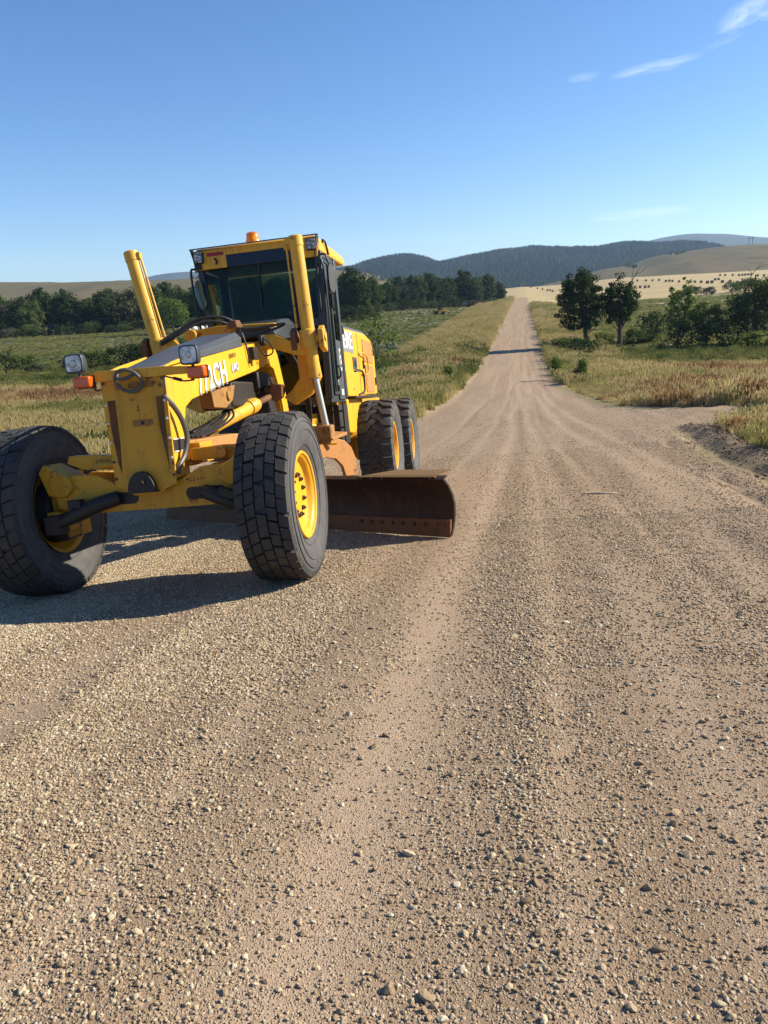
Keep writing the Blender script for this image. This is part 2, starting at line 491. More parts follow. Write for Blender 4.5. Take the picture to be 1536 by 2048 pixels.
TRACKS = ((-2.30, .16, .55), (-1.05, .12, .6), (-0.42, .17, .75), (0.10, .07, .45), (0.62, .13, .6), (1.05, .08, .5), (1.55, .16, .7), (2.15, .12, .6))
def track_x(xc, y):
    return xc - 0.03 * (y - 5) * (xc > -0.2) * 0.6 + 0.5 * (fbm(y / 11.0, y * 0 + xc, int(xc * 100) + 400, 2) - 0.5)
def track_mask(x, y):
    m = 0
    for xc, wd, am in TRACKS:
        m = np.maximum(m, am * np.exp(-((x - track_x(xc, y)) / wd) ** 2))
    return m
def geo_steps(lim, s0, g):
    a = [0.0]
    while a[-1] < lim: a.append(a[-1] + s0 + g * a[-1])
    return np.array(a)
def build_terrain():
    yp = geo_steps(16000, 0.055, 0.0135); yn = geo_steps(40, 0.4, 0.15)[1:]
    ys = np.concatenate([-yn[::-1], yp])
    xp = geo_steps(9000, 0.06, 0.0145)
    xs = np.concatenate([-xp[::-1][:-1], xp]) - 0.6
    X, Y = np.meshgrid(xs, ys)
    Z = ground_z(X, Y)
    nx, ny = len(xs), len(ys)
    me = bpy.data.meshes.new('ground')
    me.vertices.add(nx * ny)
    me.vertices.foreach_set('co', np.stack([X, Y, Z], -1).reshape(-1))
    i = np.arange(nx * ny).reshape(ny, nx)
    q = np.stack([i[:-1, :-1], i[:-1, 1:], i[1:, 1:], i[1:, :-1]], -1).reshape(-1, 4)
    me.loops.add(q.size); me.polygons.add(len(q))
    me.loops.foreach_set('vertex_index', q.reshape(-1).astype(np.int32))
    me.polygons.foreach_set('loop_start', np.arange(0, q.size, 4).astype(np.int32))
    me.update(); me.validate()
    me.polygons.foreach_set('use_smooth', [True] * len(q))
    return me, X, Y

def lerp(c, d, m): return c * (1 - m[..., None]) + np.array(d) * m[..., None]
def ground_color(X, Y):
    """real-world colours of the crops and grasses; alpha-like second return = gravel mask"""
    n1 = fbm(X / 9, Y / 9, 5); n2 = fbm(X / 2.2, Y / 2.2, 6); n3 = fbm(X / 40, Y / 40, 7)
    dry = np.array((0.37, 0.31, 0.145)); 
    c = np.ones(X.shape + (3,)) * dry
    c = lerp(c, (0.17, 0.185, 0.060), sst(0.40, 0.62, n1) * 0.75)
    c = lerp(c, (0.28, 0.17, 0.07), sst(0.5, 0.66, n2) * 0.5)
    # left-hand side
    L = sst(-4, -9, X)
    c = lerp(c, (0.28, 0.265, 0.11), L * sst(70, 40, Y) * 0.75)
    c = lerp(c, (0.27, 0.165, 0.08), L * np.exp(-((Y - 70 - 8 * (n1 - .5)) / 7) ** 2) * sst(-14, -24, X) * 0.9)
    c = lerp(c, (0.095, 0.125, 0.035), L * sst(72, 82, Y + 10 * (n1 - .5)) * sst(118, 104, Y) * 0.9)
    Fl = sst(-15.5, -18.5, X + 5 * (n1 - .5) + Y * 0.0 + 0.045 * np.clip(Y - 110, 0, 300) * 0 ) * sst(104, 112, Y + 8 * (n1 - .5)) * sst(330, 300, Y)
    c = lerp(c, (0.096, 0.100, 0.066), Fl)
    c = lerp(c, (0.125, 0.132, 0.078), Fl * sst(0.45, 0.62, fbm(X / 60, Y / 5.0, 12)) * 0.75)
    c = lerp(c, (0.20, 0.185, 0.08), Fl * sst(0.42, 0.60, fbm(X / 90, Y / 4.0, 14)) * sst(215, 250, Y) * 0.7)
    # right-hand side
    Rr = sst(4, 8, X)
    c = lerp(c, (0.34, 0.19, 0.075), Rr * sst(52, 36, Y) * sst(0.36, 0.6, n2) * 0.55)
    c = lerp(c, (0.285, 0.25, 0.09), Rr * sst(40, 52, Y) * sst(76, 70, Y) * 0.8)
    c = lerp(c, (0.26, 0.16, 0.075), Rr * np.exp(-((Y - 77 - 7 * (n1 - .5)) / 5.5) ** 2) * sst(10, 16, X) * 0.9)
    c = lerp(c, (0.10, 0.13, 0.035), Rr * sst(82, 90, Y + 8 * (n1 - .5)) * sst(128, 118, Y) * 0.85)
    Fr = sst(5, 9, X + 4 * (n1 - .5)) * sst(122, 130, Y) * sst(320, 300, Y + 40 * (n3 - .5))
    c = lerp(c, (0.115, 0.135, 0.055), Fr)
    c = lerp(c, (0.17, 0.165, 0.07), Fr * sst(0.45, 0.6, fbm(X / 70, Y / 7, 15)) * 0.7)
    c = lerp(c, (0.34, 0.285, 0.15), Rr * np.exp(-((Y - 128) / 2.4) ** 2) * 0.9)
    c = lerp(c, (0.36, 0.30, 0.165), Rr * np.exp(-((Y - 268 - 0.02 * X) / 7) ** 2) * 0.9)
    st = sst(312, 345, Y + 30 * (n3 - .5)) * sst(-18, 6, X) * sst(5000, 3000, Y)
    st = np.maximum(st, sst(455, 480, Y) * sst(-40, -12, X))
    c = lerp(c, (0.42, 0.33, 0.165), st)
    c = lerp(c, (0.33, 0.25, 0.115), st * sst(0.45, 0.65, fbm(X / 80, Y / 9, 16)) * 0.6)
    # far plain on the left
    c = lerp(c, (0.20, 0.175, 0.085), sst(330, 420, Y) * sst(-20, -60, X))
    # road verges, straw-coloured
    el, er = edge_l(Y), edge_r(Y)
    v = np.exp(-((X - el + 1.6) / 1.6) ** 2) * sst(30, 45, Y) * sst(520, 300, Y)
    c = lerp(c, (0.38, 0.285, 0.15), v * 0.75 * sst(0.3, 0.6, n2))
    v = np.exp(-((X - er - 1.2) / 1.2) ** 2) * sst(30, 45, Y) * sst(520, 300, Y)
    c = lerp(c, (0.34, 0.26, 0.13), v * 0.6)
    g = sst(-0.55, 0.45, X - el + 0.9 * (n2 - .5)) * sst(-0.55, 0.45, er - X + 0.9 * (n2 - .5)) * sst(478, 470, Y)
    c = lerp(c, (0.24, 0.185, 0.12), np.exp(-((X - er - 0.5) / 0.6) ** 2) * sst(3, 6, Y) * sst(60, 24, Y) * 0.95)
    return c, g

def ground_mat():
    t = NT('gravel_and_grass_ground')
    P = t.tc.outputs['Object']
    g = t.attr('gravel', 'GEOMETRY', 'Fac'); fc = t.attr('field', 'GEOMETRY', 'Color')
    # gravel: packed tan dirt with pebbles of three sizes and long wheel-polished bands
    big = t.noise(0.9, 5, 0.6, t.mapped((1.0, 0.16, 1.0)))
    band = t.noise(1.6, 4, 0.55, t.mapped((1.0, 0.035, 1.0)))
    patch = t.noise(2.2, 6, 0.65)
    dirt = t.mix(big, (0.228, 0.158, 0.096), (0.318, 0.226, 0.142))
    dirt = t.mix(t.ramp(band, [(0.42, 0.0), (0.62, 0.85)]), dirt, (0.352, 0.254, 0.163))
    rolled = t.attr('rolled', 'GEOMETRY', 'Fac')
    dirt = t.mix(t.math('MULTIPLY', rolled, 1.0, True), dirt, (0.43, 0.316, 0.212))
    dirt = t.mix(1.0, dirt, t.ramp(t.noise(170, 3, 0.6), [(0.34, (0.62, 0.60, 0.58)), (0.52, (1.0, 1.0, 1.0)), (0.70, (1.22, 1.20, 1.16))]), 'MULTIPLY')  # dark flecks in the colour stand in for shaded gaps between stones
    v1 = t.n('ShaderNodeTexVoronoi'); v1.inputs['Scale'].default_value = 62; t.l(P, v1.inputs['Vector'])
    v2 = t.n('ShaderNodeTexVoronoi'); v2.inputs['Scale'].default_value = 135; t.l(P, v2.inputs['Vector'])
    v3 = t.n('ShaderNodeTexVoronoi'); v3.inputs['Scale'].default_value = 24; t.l(P, v3.inputs['Vector'])
    sc1 = t.n('ShaderNodeSeparateColor'); t.l(v1.outputs['Color'], sc1.inputs[0])
    sc2 = t.n('ShaderNodeSeparateColor'); t.l(v2.outputs['Color'], sc2.inputs[0])
    sc3 = t.n('ShaderNodeSeparateColor'); t.l(v3.outputs['Color'], sc3.inputs[0])
    stone1 = t.ramp(sc1.outputs[0], [(0.0, (0.13, 0.10, 0.085)), (0.3, (0.30, 0.225, 0.15)), (0.62, (0.40, 0.31, 0.21)), (0.9, (0.52, 0.44, 0.33)), (1.0, (0.58, 0.53, 0.44))])
    stone2 = t.ramp(sc2.outputs[0], [(0.0, (0.17, 0.125, 0.09)), (0.5, (0.36, 0.27, 0.175)), (1.0, (0.52, 0.43, 0.32))])
    loose = t.ramp(t.math('ADD', t.math('MULTIPLY', patch, 0.6), t.math('MULTIPLY', band, -0.25)), [(0.10, 0.25), (0.36, 1.0)])
    loose = t.math('MULTIPLY', loose, t.math('SUBTRACT', 1.0, t.math('MULTIPLY', rolled, 1.1), True), True)
    m1 = t.math('MULTIPLY', t.math('GREATER_THAN', sc1.outputs[1], 0.52), t.ramp(v1.outputs['Distance'], [(0.30, 1.0), (0.46, 0.0)]))
    m2 = t.math('MULTIPLY', t.math('GREATER_THAN', sc2.outputs[1], 0.30), t.ramp(v2.outputs['Distance'], [(0.34, 1.0), (0.5, 0.0)]))
    m3 = t.math('MULTIPLY', t.math('GREATER_THAN', sc3.outputs[1], 0.84), t.ramp(v3.outputs['Distance'], [(0.16, 1.0), (0.30, 0.0)]))
    m1 = t.math('MULTIPLY', m1, loose); m3 = t.math('MULTIPLY', m3, loose)
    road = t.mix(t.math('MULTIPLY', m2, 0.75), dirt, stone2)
    road = t.mix(t.math('MULTIPLY', m1, 0.85), road, stone1)
    road = t.mix(t.math('MULTIPLY', m3, 0.8), road, stone1)
    h = t.math('ADD', t.math('MULTIPLY', m2, t.math('SUBTRACT', 0.5, v2.outputs['Distance'])), t.math('MULTIPLY', t.math('MULTIPLY', m1, t.math('SUBTRACT', 0.55, v1.outputs['Distance'])), 2.2))
    h = t.math('ADD', h, t.math('MULTIPLY', t.math('MULTIPLY', m3, t.math('SUBTRACT', 0.5, v3.outputs['Distance'])), 4.0))
    h = t.math('ADD', h, t.math('MULTIPLY', t.noise(300, 2), 0.25))
    # fields: fine streaks and specks over the crop colour
    f1 = t.noise(3.0, 6, 0.7); f2 = t.noise(0.35, 5, 0.65); f3 = t.noise(22, 4, 0.7)
    fv = t.math('ADD', t.math('MULTIPLY', f1, 0.5), t.math('ADD', t.math('MULTIPLY', f2, 0.5), t.math('MULTIPLY', f3, 0.4)))
    field = t.mix(1.0, fc, t.ramp(fv, [(0.45, (0.55, 0.55, 0.50)), (0.72, (1.0, 1.0, 1.0)), (0.95, (1.42, 1.36, 1.2))]), 'MULTIPLY')
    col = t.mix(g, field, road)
    b1 = t.bump(h, 0.85, 0.014)
    hf = t.math('ADD', f1, f3)
    b2 = t.bump(hf, 0.6, 0.12)
    nm = t.n('ShaderNodeMix', data_type='VECTOR'); t.l(g, nm.inputs['Factor']); t.l(b2, nm.inputs[4]); t.l(b1, nm.inputs[5])
    return t.fin(col, 0.92, 0.0, nm.outputs[1], 0.15)

def set_attr(me, name, typ, arr, dom='POINT'):
    a = me.attributes.new(name, typ, dom)
    if typ == 'FLOAT': a.data.foreach_set('value', np.ascontiguousarray(arr, np.float32).reshape(-1))
    elif typ == 'INT': a.data.foreach_set('value', np.ascontiguousarray(arr, np.int32).reshape(-1))
    elif typ == 'FLOAT_VECTOR': a.data.foreach_set('vector', np.ascontiguousarray(arr, np.float32).reshape(-1))
    elif typ == 'FLOAT_COLOR':
        z = np.ones((arr.reshape(-1, 3).shape[0], 4), np.float32); z[:, :3] = arr.reshape(-1, 3)
        a.data.foreach_set('color', z.reshape(-1))
gm, GX, GY = build_terrain()
gc, gg = ground_color(GX, GY)
set_attr(gm, 'field', 'FLOAT_COLOR', gc); set_attr(gm, 'gravel', 'FLOAT', gg)
set_attr(gm, 'rolled', 'FLOAT', track_mask(GX, GY) * sst(140, 30, GY) * (0.75 + 0.9 * (fbm(GX / 0.3, GY / 1.2, 66, 3) - 0.2)))
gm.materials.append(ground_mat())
ground = tag(mobj('ground', gm), 'gravel road and dry grassland falling into a shallow valley', None, None, 'structure')

# ------------------------------------------------------------------ far hills: (x/y, z/y) skylines at their own distance
def ridge(name, D, depth, sky, mat, label, base=-12.0, rough=1.0, nx=260, nt=26, seed=1, foot=None):
    sky = np.array(sky); tx = np.linspace(sky[0, 0], sky[-1, 0], nx)
    m = np.interp(tx, sky[:, 0], sky[:, 1])
    k = np.array([1, 2, 3, 2, 1.]) / 9; m = np.convolve(np.pad(m, 2, mode='edge'), k, 'valid')
    V = []; 
    ts = np.linspace(0, 1.75, nt)
    for t in ts:
        d = D - depth + depth * t
        prof = np.sin(np.clip(t, 0, 1) * PI / 2) ** 1.3 if t <= 1 else 1 - ((t - 1) / 0.75) ** 1.5
        x = tx * D * (1 + 0.15 * (t - 1) * depth / D)
        hgt = m * D
        sp = (fbm(x / (depth * 0.28), np.full_like(x, d / (depth * 0.5)), seed, 4) - 0.5) * rough * 0.30 * hgt * (np.sin(np.clip(t, 0, 1) * PI) if t <= 1 else 0)
        top = (fbm(x / (D * 0.012), x * 0 + t, seed + 5, 3) - 0.5) * D * 0.0012 * rough * max(0.0, prof)
        z = base + (hgt - base) * prof + sp + top
        V.append(np.stack([x, np.full_like(x, d), z + CAMZ], -1))
    V = np.array(V)
    me = bpy.data.meshes.new(name)
    i = np.arange(nt * nx).reshape(nt, nx)
    q = np.stack([i[:-1, :-1], i[:-1, 1:], i[1:, 1:], i[1:, :-1]], -1).reshape(-1, 4)
    c = V.reshape(-1, 3).mean(0); c[2] = base + CAMZ
    me.from_pydata((V.reshape(-1, 3) - c).tolist(), [], q.tolist())
    me.polygons.foreach_set('use_smooth', [True] * len(q))
    me.materials.append(mat)
    o = mobj(name, me, None, tuple(c))
    tag(o, label, None, None, 'structure')
    return o, V
def hill_mat(name, a, b, c, scale=0.012):
    t = NT(name)
    n = t.noise(scale, 6, 0.62); n2 = t.noise(scale * 7, 5, 0.7); n3 = t.noise(scale * 2.1, 5, 0.6, None, 0.8)
    col = t.mix(t.ramp(n, [(0.38, 0.0), (0.62, 1.0)]), a, b)
    col = t.mix(t.math('MULTIPLY', t.ramp(n3, [(0.56, 0.0), (0.64, 1.0)]), 0.8), col, c)
    col = t.mix(t.math('MULTIPLY', n2, 0.5), col, tuple(x * 0.75 for x in a))
    return t.fin(col, 0.95, 0, t.bump(n2, 0.5, 1.5), 0.1)
HM_dry = hill_mat('dry_hill_grass', (0.150, 0.117, 0.052), (0.108, 0.096, 0.043), (0.052, 0.060, 0.026))
HM_for = hill_mat('forest_floor', (0.030, 0.042, 0.018), (0.040, 0.052, 0.022), (0.05, 0.055, 0.026), 0.02)
HM_blue = hill_mat('far_mountain', (0.055, 0.065, 0.04), (0.075, 0.08, 0.045), (0.05, 0.06, 0.035), 0.004)
right_hill, RHV = ridge('right_hill', 1250, 520, [(-0.06, 0.006), (-0.02, 0.0105), (-0.0035, 0.0128), (0.0266, 0.0163), (0.0622, 0.023), (0.0914, 0.0299), (0.1231, 0.0326), (0.1486, 0.0407), (0.2045, 0.0455), (0.2484, 0.046), (0.2789, 0.0440), (0.36, 0.040), (0.5, 0.043), (0.75, 0.034), (1.0, 0.02)], HM_dry, 'smooth dry grass hill rising behind the straw field', base=3, rough=0.35, seed=4)
left_hill, LHV = ridge('left_hill', 1150, 480, [(-1.3, 0.05), (-1.0, 0.062), (-0.8, 0.06), (-0.7102, 0.0603), (-0.6644, 0.0597), (-0.5975, 0.0552), (-0.5316, 0.0533), (-0.4885, 0.0521), (-0.4603, 0.0492), (-0.4179, 0.0495), (-0.3967, 0.050), (-0.3082, 0.048), (-0.2223, 0.0478), (-0.1901, 0.0428), (-0.1586, 0.0309), (-0.1147, 0.0193), (-0.08, 0.012)], HM_dry, 'low tawny grass hills behind the creek trees', base=2, rough=0.9, seed=9)
forest_hill, FHV = ridge('forest_hill', 2600, 1150, [(-0.30, 0.030), (-0.2551, 0.036), (-0.2223, 0.0420), (-0.1867, 0.0465), (-0.1703, 0.0520), (-0.1500, 0.0562), (-0.1320, 0.0560), (-0.1150, 0.0520), (-0.0949, 0.0430), (-0.0701, 0.0468), (-0.0273, 0.0525), (0.0087, 0.0545), (0.0502, 0.0512), (0.0852, 0.0510), (0.111, 0.0545), (0.1425, 0.0516), (0.1706, 0.0515), (0.1903, 0.0485), (0.1978, 0.044), (0.2217, 0.0333), (0.26, 0.02)], HM_for, 'dark pine covered hills at the end of the valley', base=6, rough=0.8, seed=13)
ridge('far_mountain', 5200, 1500, [(0.02, 0.030), (0.07, 0.045), (0.091, 0.0505), (0.1299, 0.056), (0.1535, 0.0611), (0.187, 0.0639), (0.2257, 0.0613), (0.2586, 0.0553), (0.2782, 0.0535), (0.34, 0.05), (0.5, 0.055), (0.7, 0.045), (1.0, 0.03)], HM_blue, 'hazy blue mountain rising over the right hand hill', base=10, rough=0.5, seed=17, nx=160)
ridge('far_mountain', 5000, 1500, [(-1.1, 0.03), (-0.75, 0.045), (-0.56, 0.048), (-0.5029, 0.0516), (-0.481, 0.0542), (-0.4592, 0.0574), (-0.4239, 0.0588), (-0.3897, 0.0545), (-0.3357, 0.0465), (-0.2816, 0.0487), (-0.2418, 0.0505), (-0.222, 0.0535), (-0.2058, 0.0525), (-0.1772, 0.0449), (-0.10, 0.035)], HM_blue, 'faint blue mountains on the horizon beyond the grass hills', base=10, rough=0.5, seed=19, nx=160)

# ------------------------------------------------------------------ instanced ground cover (uncountable stuff)
def hidden_variants(name, meshes):
    c = bpy.data.collections.new(name)
    for i, me in enumerate(meshes):
        o = bpy.data.objects.new('%s_source' % name, me); c.objects.link(o)
    return c
def scatter(name, label, pts, scl, rot, tint, idx, coll):
    me = bpy.data.meshes.new(name)
    me.vertices.add(len(pts)); me.vertices.foreach_set('co', np.ascontiguousarray(pts, np.float32).reshape(-1))
    set_attr(me, 'scl', 'FLOAT_VECTOR', scl); set_attr(me, 'rot', 'FLOAT_VECTOR', rot); set_attr(me, 'tint', 'FLOAT', tint); set_attr(me, 'idx', 'INT', idx)
    o = mobj(name, me); tag(o, label, None, None, 'stuff')
    ng = bpy.data.node_groups.new(name + '_nodes', 'GeometryNodeTree')
    ng.interface.new_socket('Geometry', in_out='INPUT', socket_type='NodeSocketGeometry')
    ng.interface.new_socket('Geometry', in_out='OUTPUT', socket_type='NodeSocketGeometry')
    gi = ng.nodes.new('NodeGroupInput'); go = ng.nodes.new('NodeGroupOutput')
    ci = ng.nodes.new('GeometryNodeCollectionInfo'); ci.inputs[0].default_value = coll; ci.inputs[1].default_value = True; ci.inputs[2].default_value = True
    ip = ng.nodes.new('GeometryNodeInstanceOnPoints'); ip.inputs['Pick Instance'].default_value = True
    def na(n, dt):
        x = ng.nodes.new('GeometryNodeInputNamedAttribute'); x.data_type = dt; x.inputs[0].default_value = n; return x.outputs[0]
    er = ng.nodes.new('FunctionNodeEulerToRotation')
    L = ng.links.new
    L(gi.outputs[0], ip.inputs['Points']); L(ci.outputs[0], ip.inputs['Instance']); L(na('idx', 'INT'), ip.inputs['Instance Index'])
    L(na('rot', 'FLOAT_VECTOR'), er.inputs[0]); L(er.outputs[0], ip.inputs['Rotation']); L(na('scl', 'FLOAT_VECTOR'), ip.inputs['Scale'])
    L(ip.outputs[0], go.inputs[0])
    md = o.modifiers.new('scatter', 'NODES'); md.node_group = ng
    return o

def stone_mesh(seed):
    import bmesh
    bm = bmesh.new(); bmesh.ops.create_icosphere(bm, subdivisions=1 if seed > 2 else 2, radius=0.5)
    r = random.Random(seed); ph = [r.uniform(0, 6) for _ in range(6)]
    cuts = [(Vector((r.gauss(0, 1), r.gauss(0, 1), r.gauss(0, 1))).normalized(), r.uniform(0.28, 0.42)) for _ in range(6)]
    for v in bm.verts:
        for n, d in cuts:
            e = v.co.dot(n) - d
            if e > 0: v.co -= n * e * 0.9
        v.co *= 1 + 0.06 * math.sin(v.co.x * 7 + ph[0]) + 0.06 * math.sin(v.co.y * 8 + ph[1])
        v.co.x *= 1.25; v.co.z *= 0.72
    me = bpy.data.meshes.new('stone'); bm.to_mesh(me); bm.free()
    return me
def stone_mat():
    t = NT('gravel_stone')
    ti = t.attr('tint', 'INSTANCER', 'Fac')
    c = t.ramp(ti, [(0.0, (0.085, 0.068, 0.052)), (0.13, (0.175, 0.132, 0.086)), (0.4, (0.31, 0.226, 0.140)), (0.66, (0.41, 0.315, 0.205)), (0.88, (0.52, 0.44, 0.30)), (1.0, (0.60, 0.54, 0.41))])
    n = t.noise(3.5, 4, 0.6)
    c = t.mix(1.0, c, t.ramp(n, [(0.3, (0.75, 0.73, 0.70)), (0.7, (1.1, 1.1, 1.08))]), 'MULTIPLY')
    return t.fin(c, 0.9, 0, t.bump(n, 0.3, 0.05), 0.2)
SM = stone_mat()
stones = [stone_mesh(k) for k in range(6)]
for s_ in stones: s_.materials.append(SM)
stone_col = hidden_variants('stone', stones)
rng = np.random.default_rng(11)
def gravel_density(x, y):
    d = 0.72 + 0.5 * fbm(x / 0.9, y / 1.6, 61, 4)
    d = d * (0.45 + 1.15 * sst(0.35, 0.62, fbm(x / 0.45, y / 6.0, 63, 3)))
    d = d * (1 + 1.5 * sst(-1.3, -3.2, x + 0.15 * y * 0.4))             # loose windrow of stone towards the left
    d = d * (1 - 0.35 * np.exp(-((x + 0.25 + 0.06 * y) / 0.20) ** 2)) * (1 - 0.22 * sst(0.1, 0.8, x - 0.02 * y))       # packed wheel path
    d = d + 0.5 * np.exp(-((x - 1.5 - 0.08 * y) / 0.30) ** 2) * sst(0.40, 0.6, fbm(x / 0.4, y / 1.0, 67))
    d = d * (1 - 0.5 * sst(0.52, 0.66, fbm(x / 0.5 + 9, y / 9.0, 69, 2)))
    for xc, wd, am in TRACKS:
        d = d * (1 - 0.75 * am * np.exp(-((x - track_x(xc, y)) / wd) ** 2))
    return d
def gravel_layer(n, y0, y1, x0f, x1f, dmin, dmax, pw):
    y = rng.uniform(0, 1, n); y = y0 + (y1 - y0) * y
    f = rng.uniform(0, 1, n); xl = x0f(y); xr_ = x1f(y); x = xl + (xr_ - xl) * f
    keep = rng.uniform(0, 1.9, n) < gravel_density(x, y)
    _, g = ground_color(x[:, None], y[:, None]); keep &= rng.uniform(0, 1, n) < g[:, 0]
    x, y = x[keep], y[keep]
    d = dmin * (dmax / dmin) ** (rng.uniform(0, 1, len(x)) ** pw)
    return x, y, d
LY = []
LY.append(gravel_layer(250000, 0.7, 3.5, lambda y: -0.9 - 0.66 * y, lambda y: 0.8 + 0.33 * y, 0.0042, 0.0135, 1.4))
LY.append(gravel_layer(4200, 0.6, 4.2, lambda y: -0.9 - 0.66 * y, lambda y: 0.8 + 0.33 * y, 0.012, 0.032, 2.6))
LY.append(gravel_layer(230000, 3.3, 7.5, lambda y: -0.8 - 0.74 * y, lambda y: 0.7 + 0.31 * y, 0.0065, 0.019, 1.7))
LY.append(gravel_layer(150000, 7.2, 16, lambda y: -0.74 * y - 0.8, lambda y: 0.7 + 0.31 * y, 0.009, 0.025, 1.8))
LY.append(gravel_layer(60000, 15, 36, lambda y: -0.62 * y, lambda y: np.full_like(y, 5.0), 0.013, 0.034, 1.8))
LY.append(gravel_layer(120000, 3.0, 9.5, lambda y: -0.9 - 0.74 * y, lambda y: -0.7 - 0.10 * y, 0.008, 0.021, 1.4))
LY.append(gravel_layer(16000, 0.7, 3.2, lambda y: -0.9 - 0.66 * y, lambda y: 0.8 + 0.33 * y, 0.009, 0.021, 1.4))
gx = np.concatenate([l[0] for l in LY]); gy = np.concatenate([l[1] for l in LY]); gd = np.concatenate([l[2] for l in LY])
gz = ground_z(gx, gy) + gd * 0.11
N_ = len(gx)
scl = np.stack([gd * rng.uniform(0.75, 1.3, N_), gd * rng.uniform(0.75, 1.15, N_), gd * rng.uniform(0.7, 1.15, N_)], -1)
rot = np.stack([rng.normal(0, 0.35, N_), rng.normal(0, 0.35, N_), rng.uniform(0, 6.28, N_)], -1)
tint = np.clip(rng.beta(2.4, 1.7, N_) + 0.12 * sst(-1.5, -4, gx), 0, 1)
scatter('gravel', 'loose pale and brown gravel stones strewn over the road', np.stack([gx, gy, gz], -1), scl, rot, tint, rng.integers(0, 6, N_), stone_col)

# dark clods of earth in the windrow on the right
n = 2200
cy = rng.uniform(6.5, 20, n); cx = edge_r(np.minimum(cy, 18)) + 0.6 + rng.normal(0, 0.30, n)
cz = ground_z(cx, cy); d = 0.015 * 4 ** rng.uniform(0, 1, n) ** 2.2
scatter('earth_clods', 'crumbled earth clods in the ridge along the road edge', np.stack([cx, cy, cz + d * .2], -1), np.stack([d * rng.uniform(.8, 1.4, n), d, d * .8], -1),
        np.stack([rng.normal(0, .5, n), rng.normal(0, .5, n), rng.uniform(0, 6.28, n)], -1), np.clip(rng.normal(0.26, 0.09, n), 0, 1), rng.integers(0, 6, n), stone_col)

# ------------------------------------------------------------------ grass
def tuft_mesh(seed, nb, h, spread, seedhead=False, leafy=False):
    r = random.Random(seed); V = []; F = []
    for k in range(nb):
        a = r.uniform(0, 2 * PI); rad = spread * math.sqrt(r.random())
        bx, by = rad * math.cos(a), rad * math.sin(a)
        hh = h * r.uniform(0.55, 1.1); w = (0.0075 if not leafy else 0.022) * r.uniform(0.7, 1.3)
        la = r.uniform(0, 2 * PI); ln = hh * r.uniform(0.05, 0.55)
        dx, dy = math.cos(la), math.sin(la); px_, py_ = -dy * w, dx * w
        b = len(V)
        V += [(bx - px_, by - py_, -0.03), (bx + px_, by + py_, -0.03),
              (bx + dx * ln * .3 - px_ * .8, by + dy * ln * .3 - py_ * .8, hh * .55), (bx + dx * ln * .3 + px_ * .8, by + dy * ln * .3 + py_ * .8, hh * .55),
              (bx + dx * ln, by + dy * ln, hh)]
        F += [(b, b + 1, b + 3, b + 2), (b + 2, b + 3, b + 4)]
        if seedhead and r.random() < 0.5:
            c = Vector((bx + dx * ln, by + dy * ln, hh)); b = len(V); s_ = 0.020
            V += [c + Vector((-s_, 0, -0.06)), c + Vector((s_, 0, -0.06)), c + Vector((s_ * .5, 0, 0.05)), c + Vector((-s_ * .5, 0, 0.05)), c + Vector((0, -s_, -0.06)), c + Vector((0, s_, -0.06)), c + Vector((0, s_ * .5, 0.05)), c + Vector((0, -s_ * .5, 0.05))]
            F += [(b, b + 1, b + 2, b + 3), (b + 4, b + 5, b + 6, b + 7)]
    me = bpy.data.meshes.new('tuft'); me.from_pydata([tuple(v) for v in V], [], F)
    return me
def grass_mat():
    t = NT('grass_blade')
    ti = t.attr('tint', 'INSTANCER', 'Fac')
    c = t.ramp(ti, [(0.0, (0.045, 0.075, 0.018)), (0.25, (0.125, 0.150, 0.045)), (0.45, (0.275, 0.262, 0.090)), (0.62, (0.44, 0.375, 0.165)), (0.80, (0.52, 0.425, 0.225)), (0.90, (0.36, 0.235, 0.11)), (1.0, (0.28, 0.17, 0.08))])
    df = t.n('ShaderNodeBsdfDiffuse'); tr = t.n('ShaderNodeBsdfTranslucent'); ms = t.n('ShaderNodeMixShader'); ms.inputs[0].default_value = 0.42
    t.l(c, df.inputs[0]); t.l(c, tr.inputs[0]); t.l(df.outputs[0], ms.inputs[1]); t.l(tr.outputs[0], ms.inputs[2]); t.l(ms.outputs[0], t.out.inputs[0])
    return t.m
GMt = grass_mat()
tufts = [tuft_mesh(1, 60, 0.36, 0.24), tuft_mesh(2, 50, 0.46, 0.22, True), tuft_mesh(3, 70, 0.24, 0.28), tuft_mesh(4, 40, 0.58, 0.20, True), tuft_mesh(5, 70, 0.28, 0.26, False, True)]
for s_ in tufts: s_.materials.append(GMt)
grass_col = hidden_variants('tuft', tufts)
GP = {'p': [], 's': [], 't': [], 'i': []}
def grass(n, y0, y1, xa, xb, tfun, sfun, idx, mask=None):
    u = rng.uniform(0, 1, n); y = y0 * (y1 / y0) ** u
    a, b = xa(y), xb(y); x = a + (b - a) * rng.uniform(0, 1, n)
    _, g = ground_color(x[:, None], y[:, None]); k = rng.uniform(0, 1, n) > g[:, 0] * 1.4
    if mask is not None: k &= rng.uniform(0, 1, n) < mask(x, y)
    x, y = x[k], y[k]
    GP['p'].append(np.stack([x, y, ground_z(x, y)], -1)); GP['t'].append(np.clip(tfun(x, y) + rng.normal(0, 0.06, len(x)), 0, 1))
    s = sfun(x, y) * rng.uniform(0.7, 1.3, len(x)); GP['s'].append(np.stack([s * 1.15, s * 1.15, s], -1)); GP['i'].append(rng.choice(idx, len(x)))
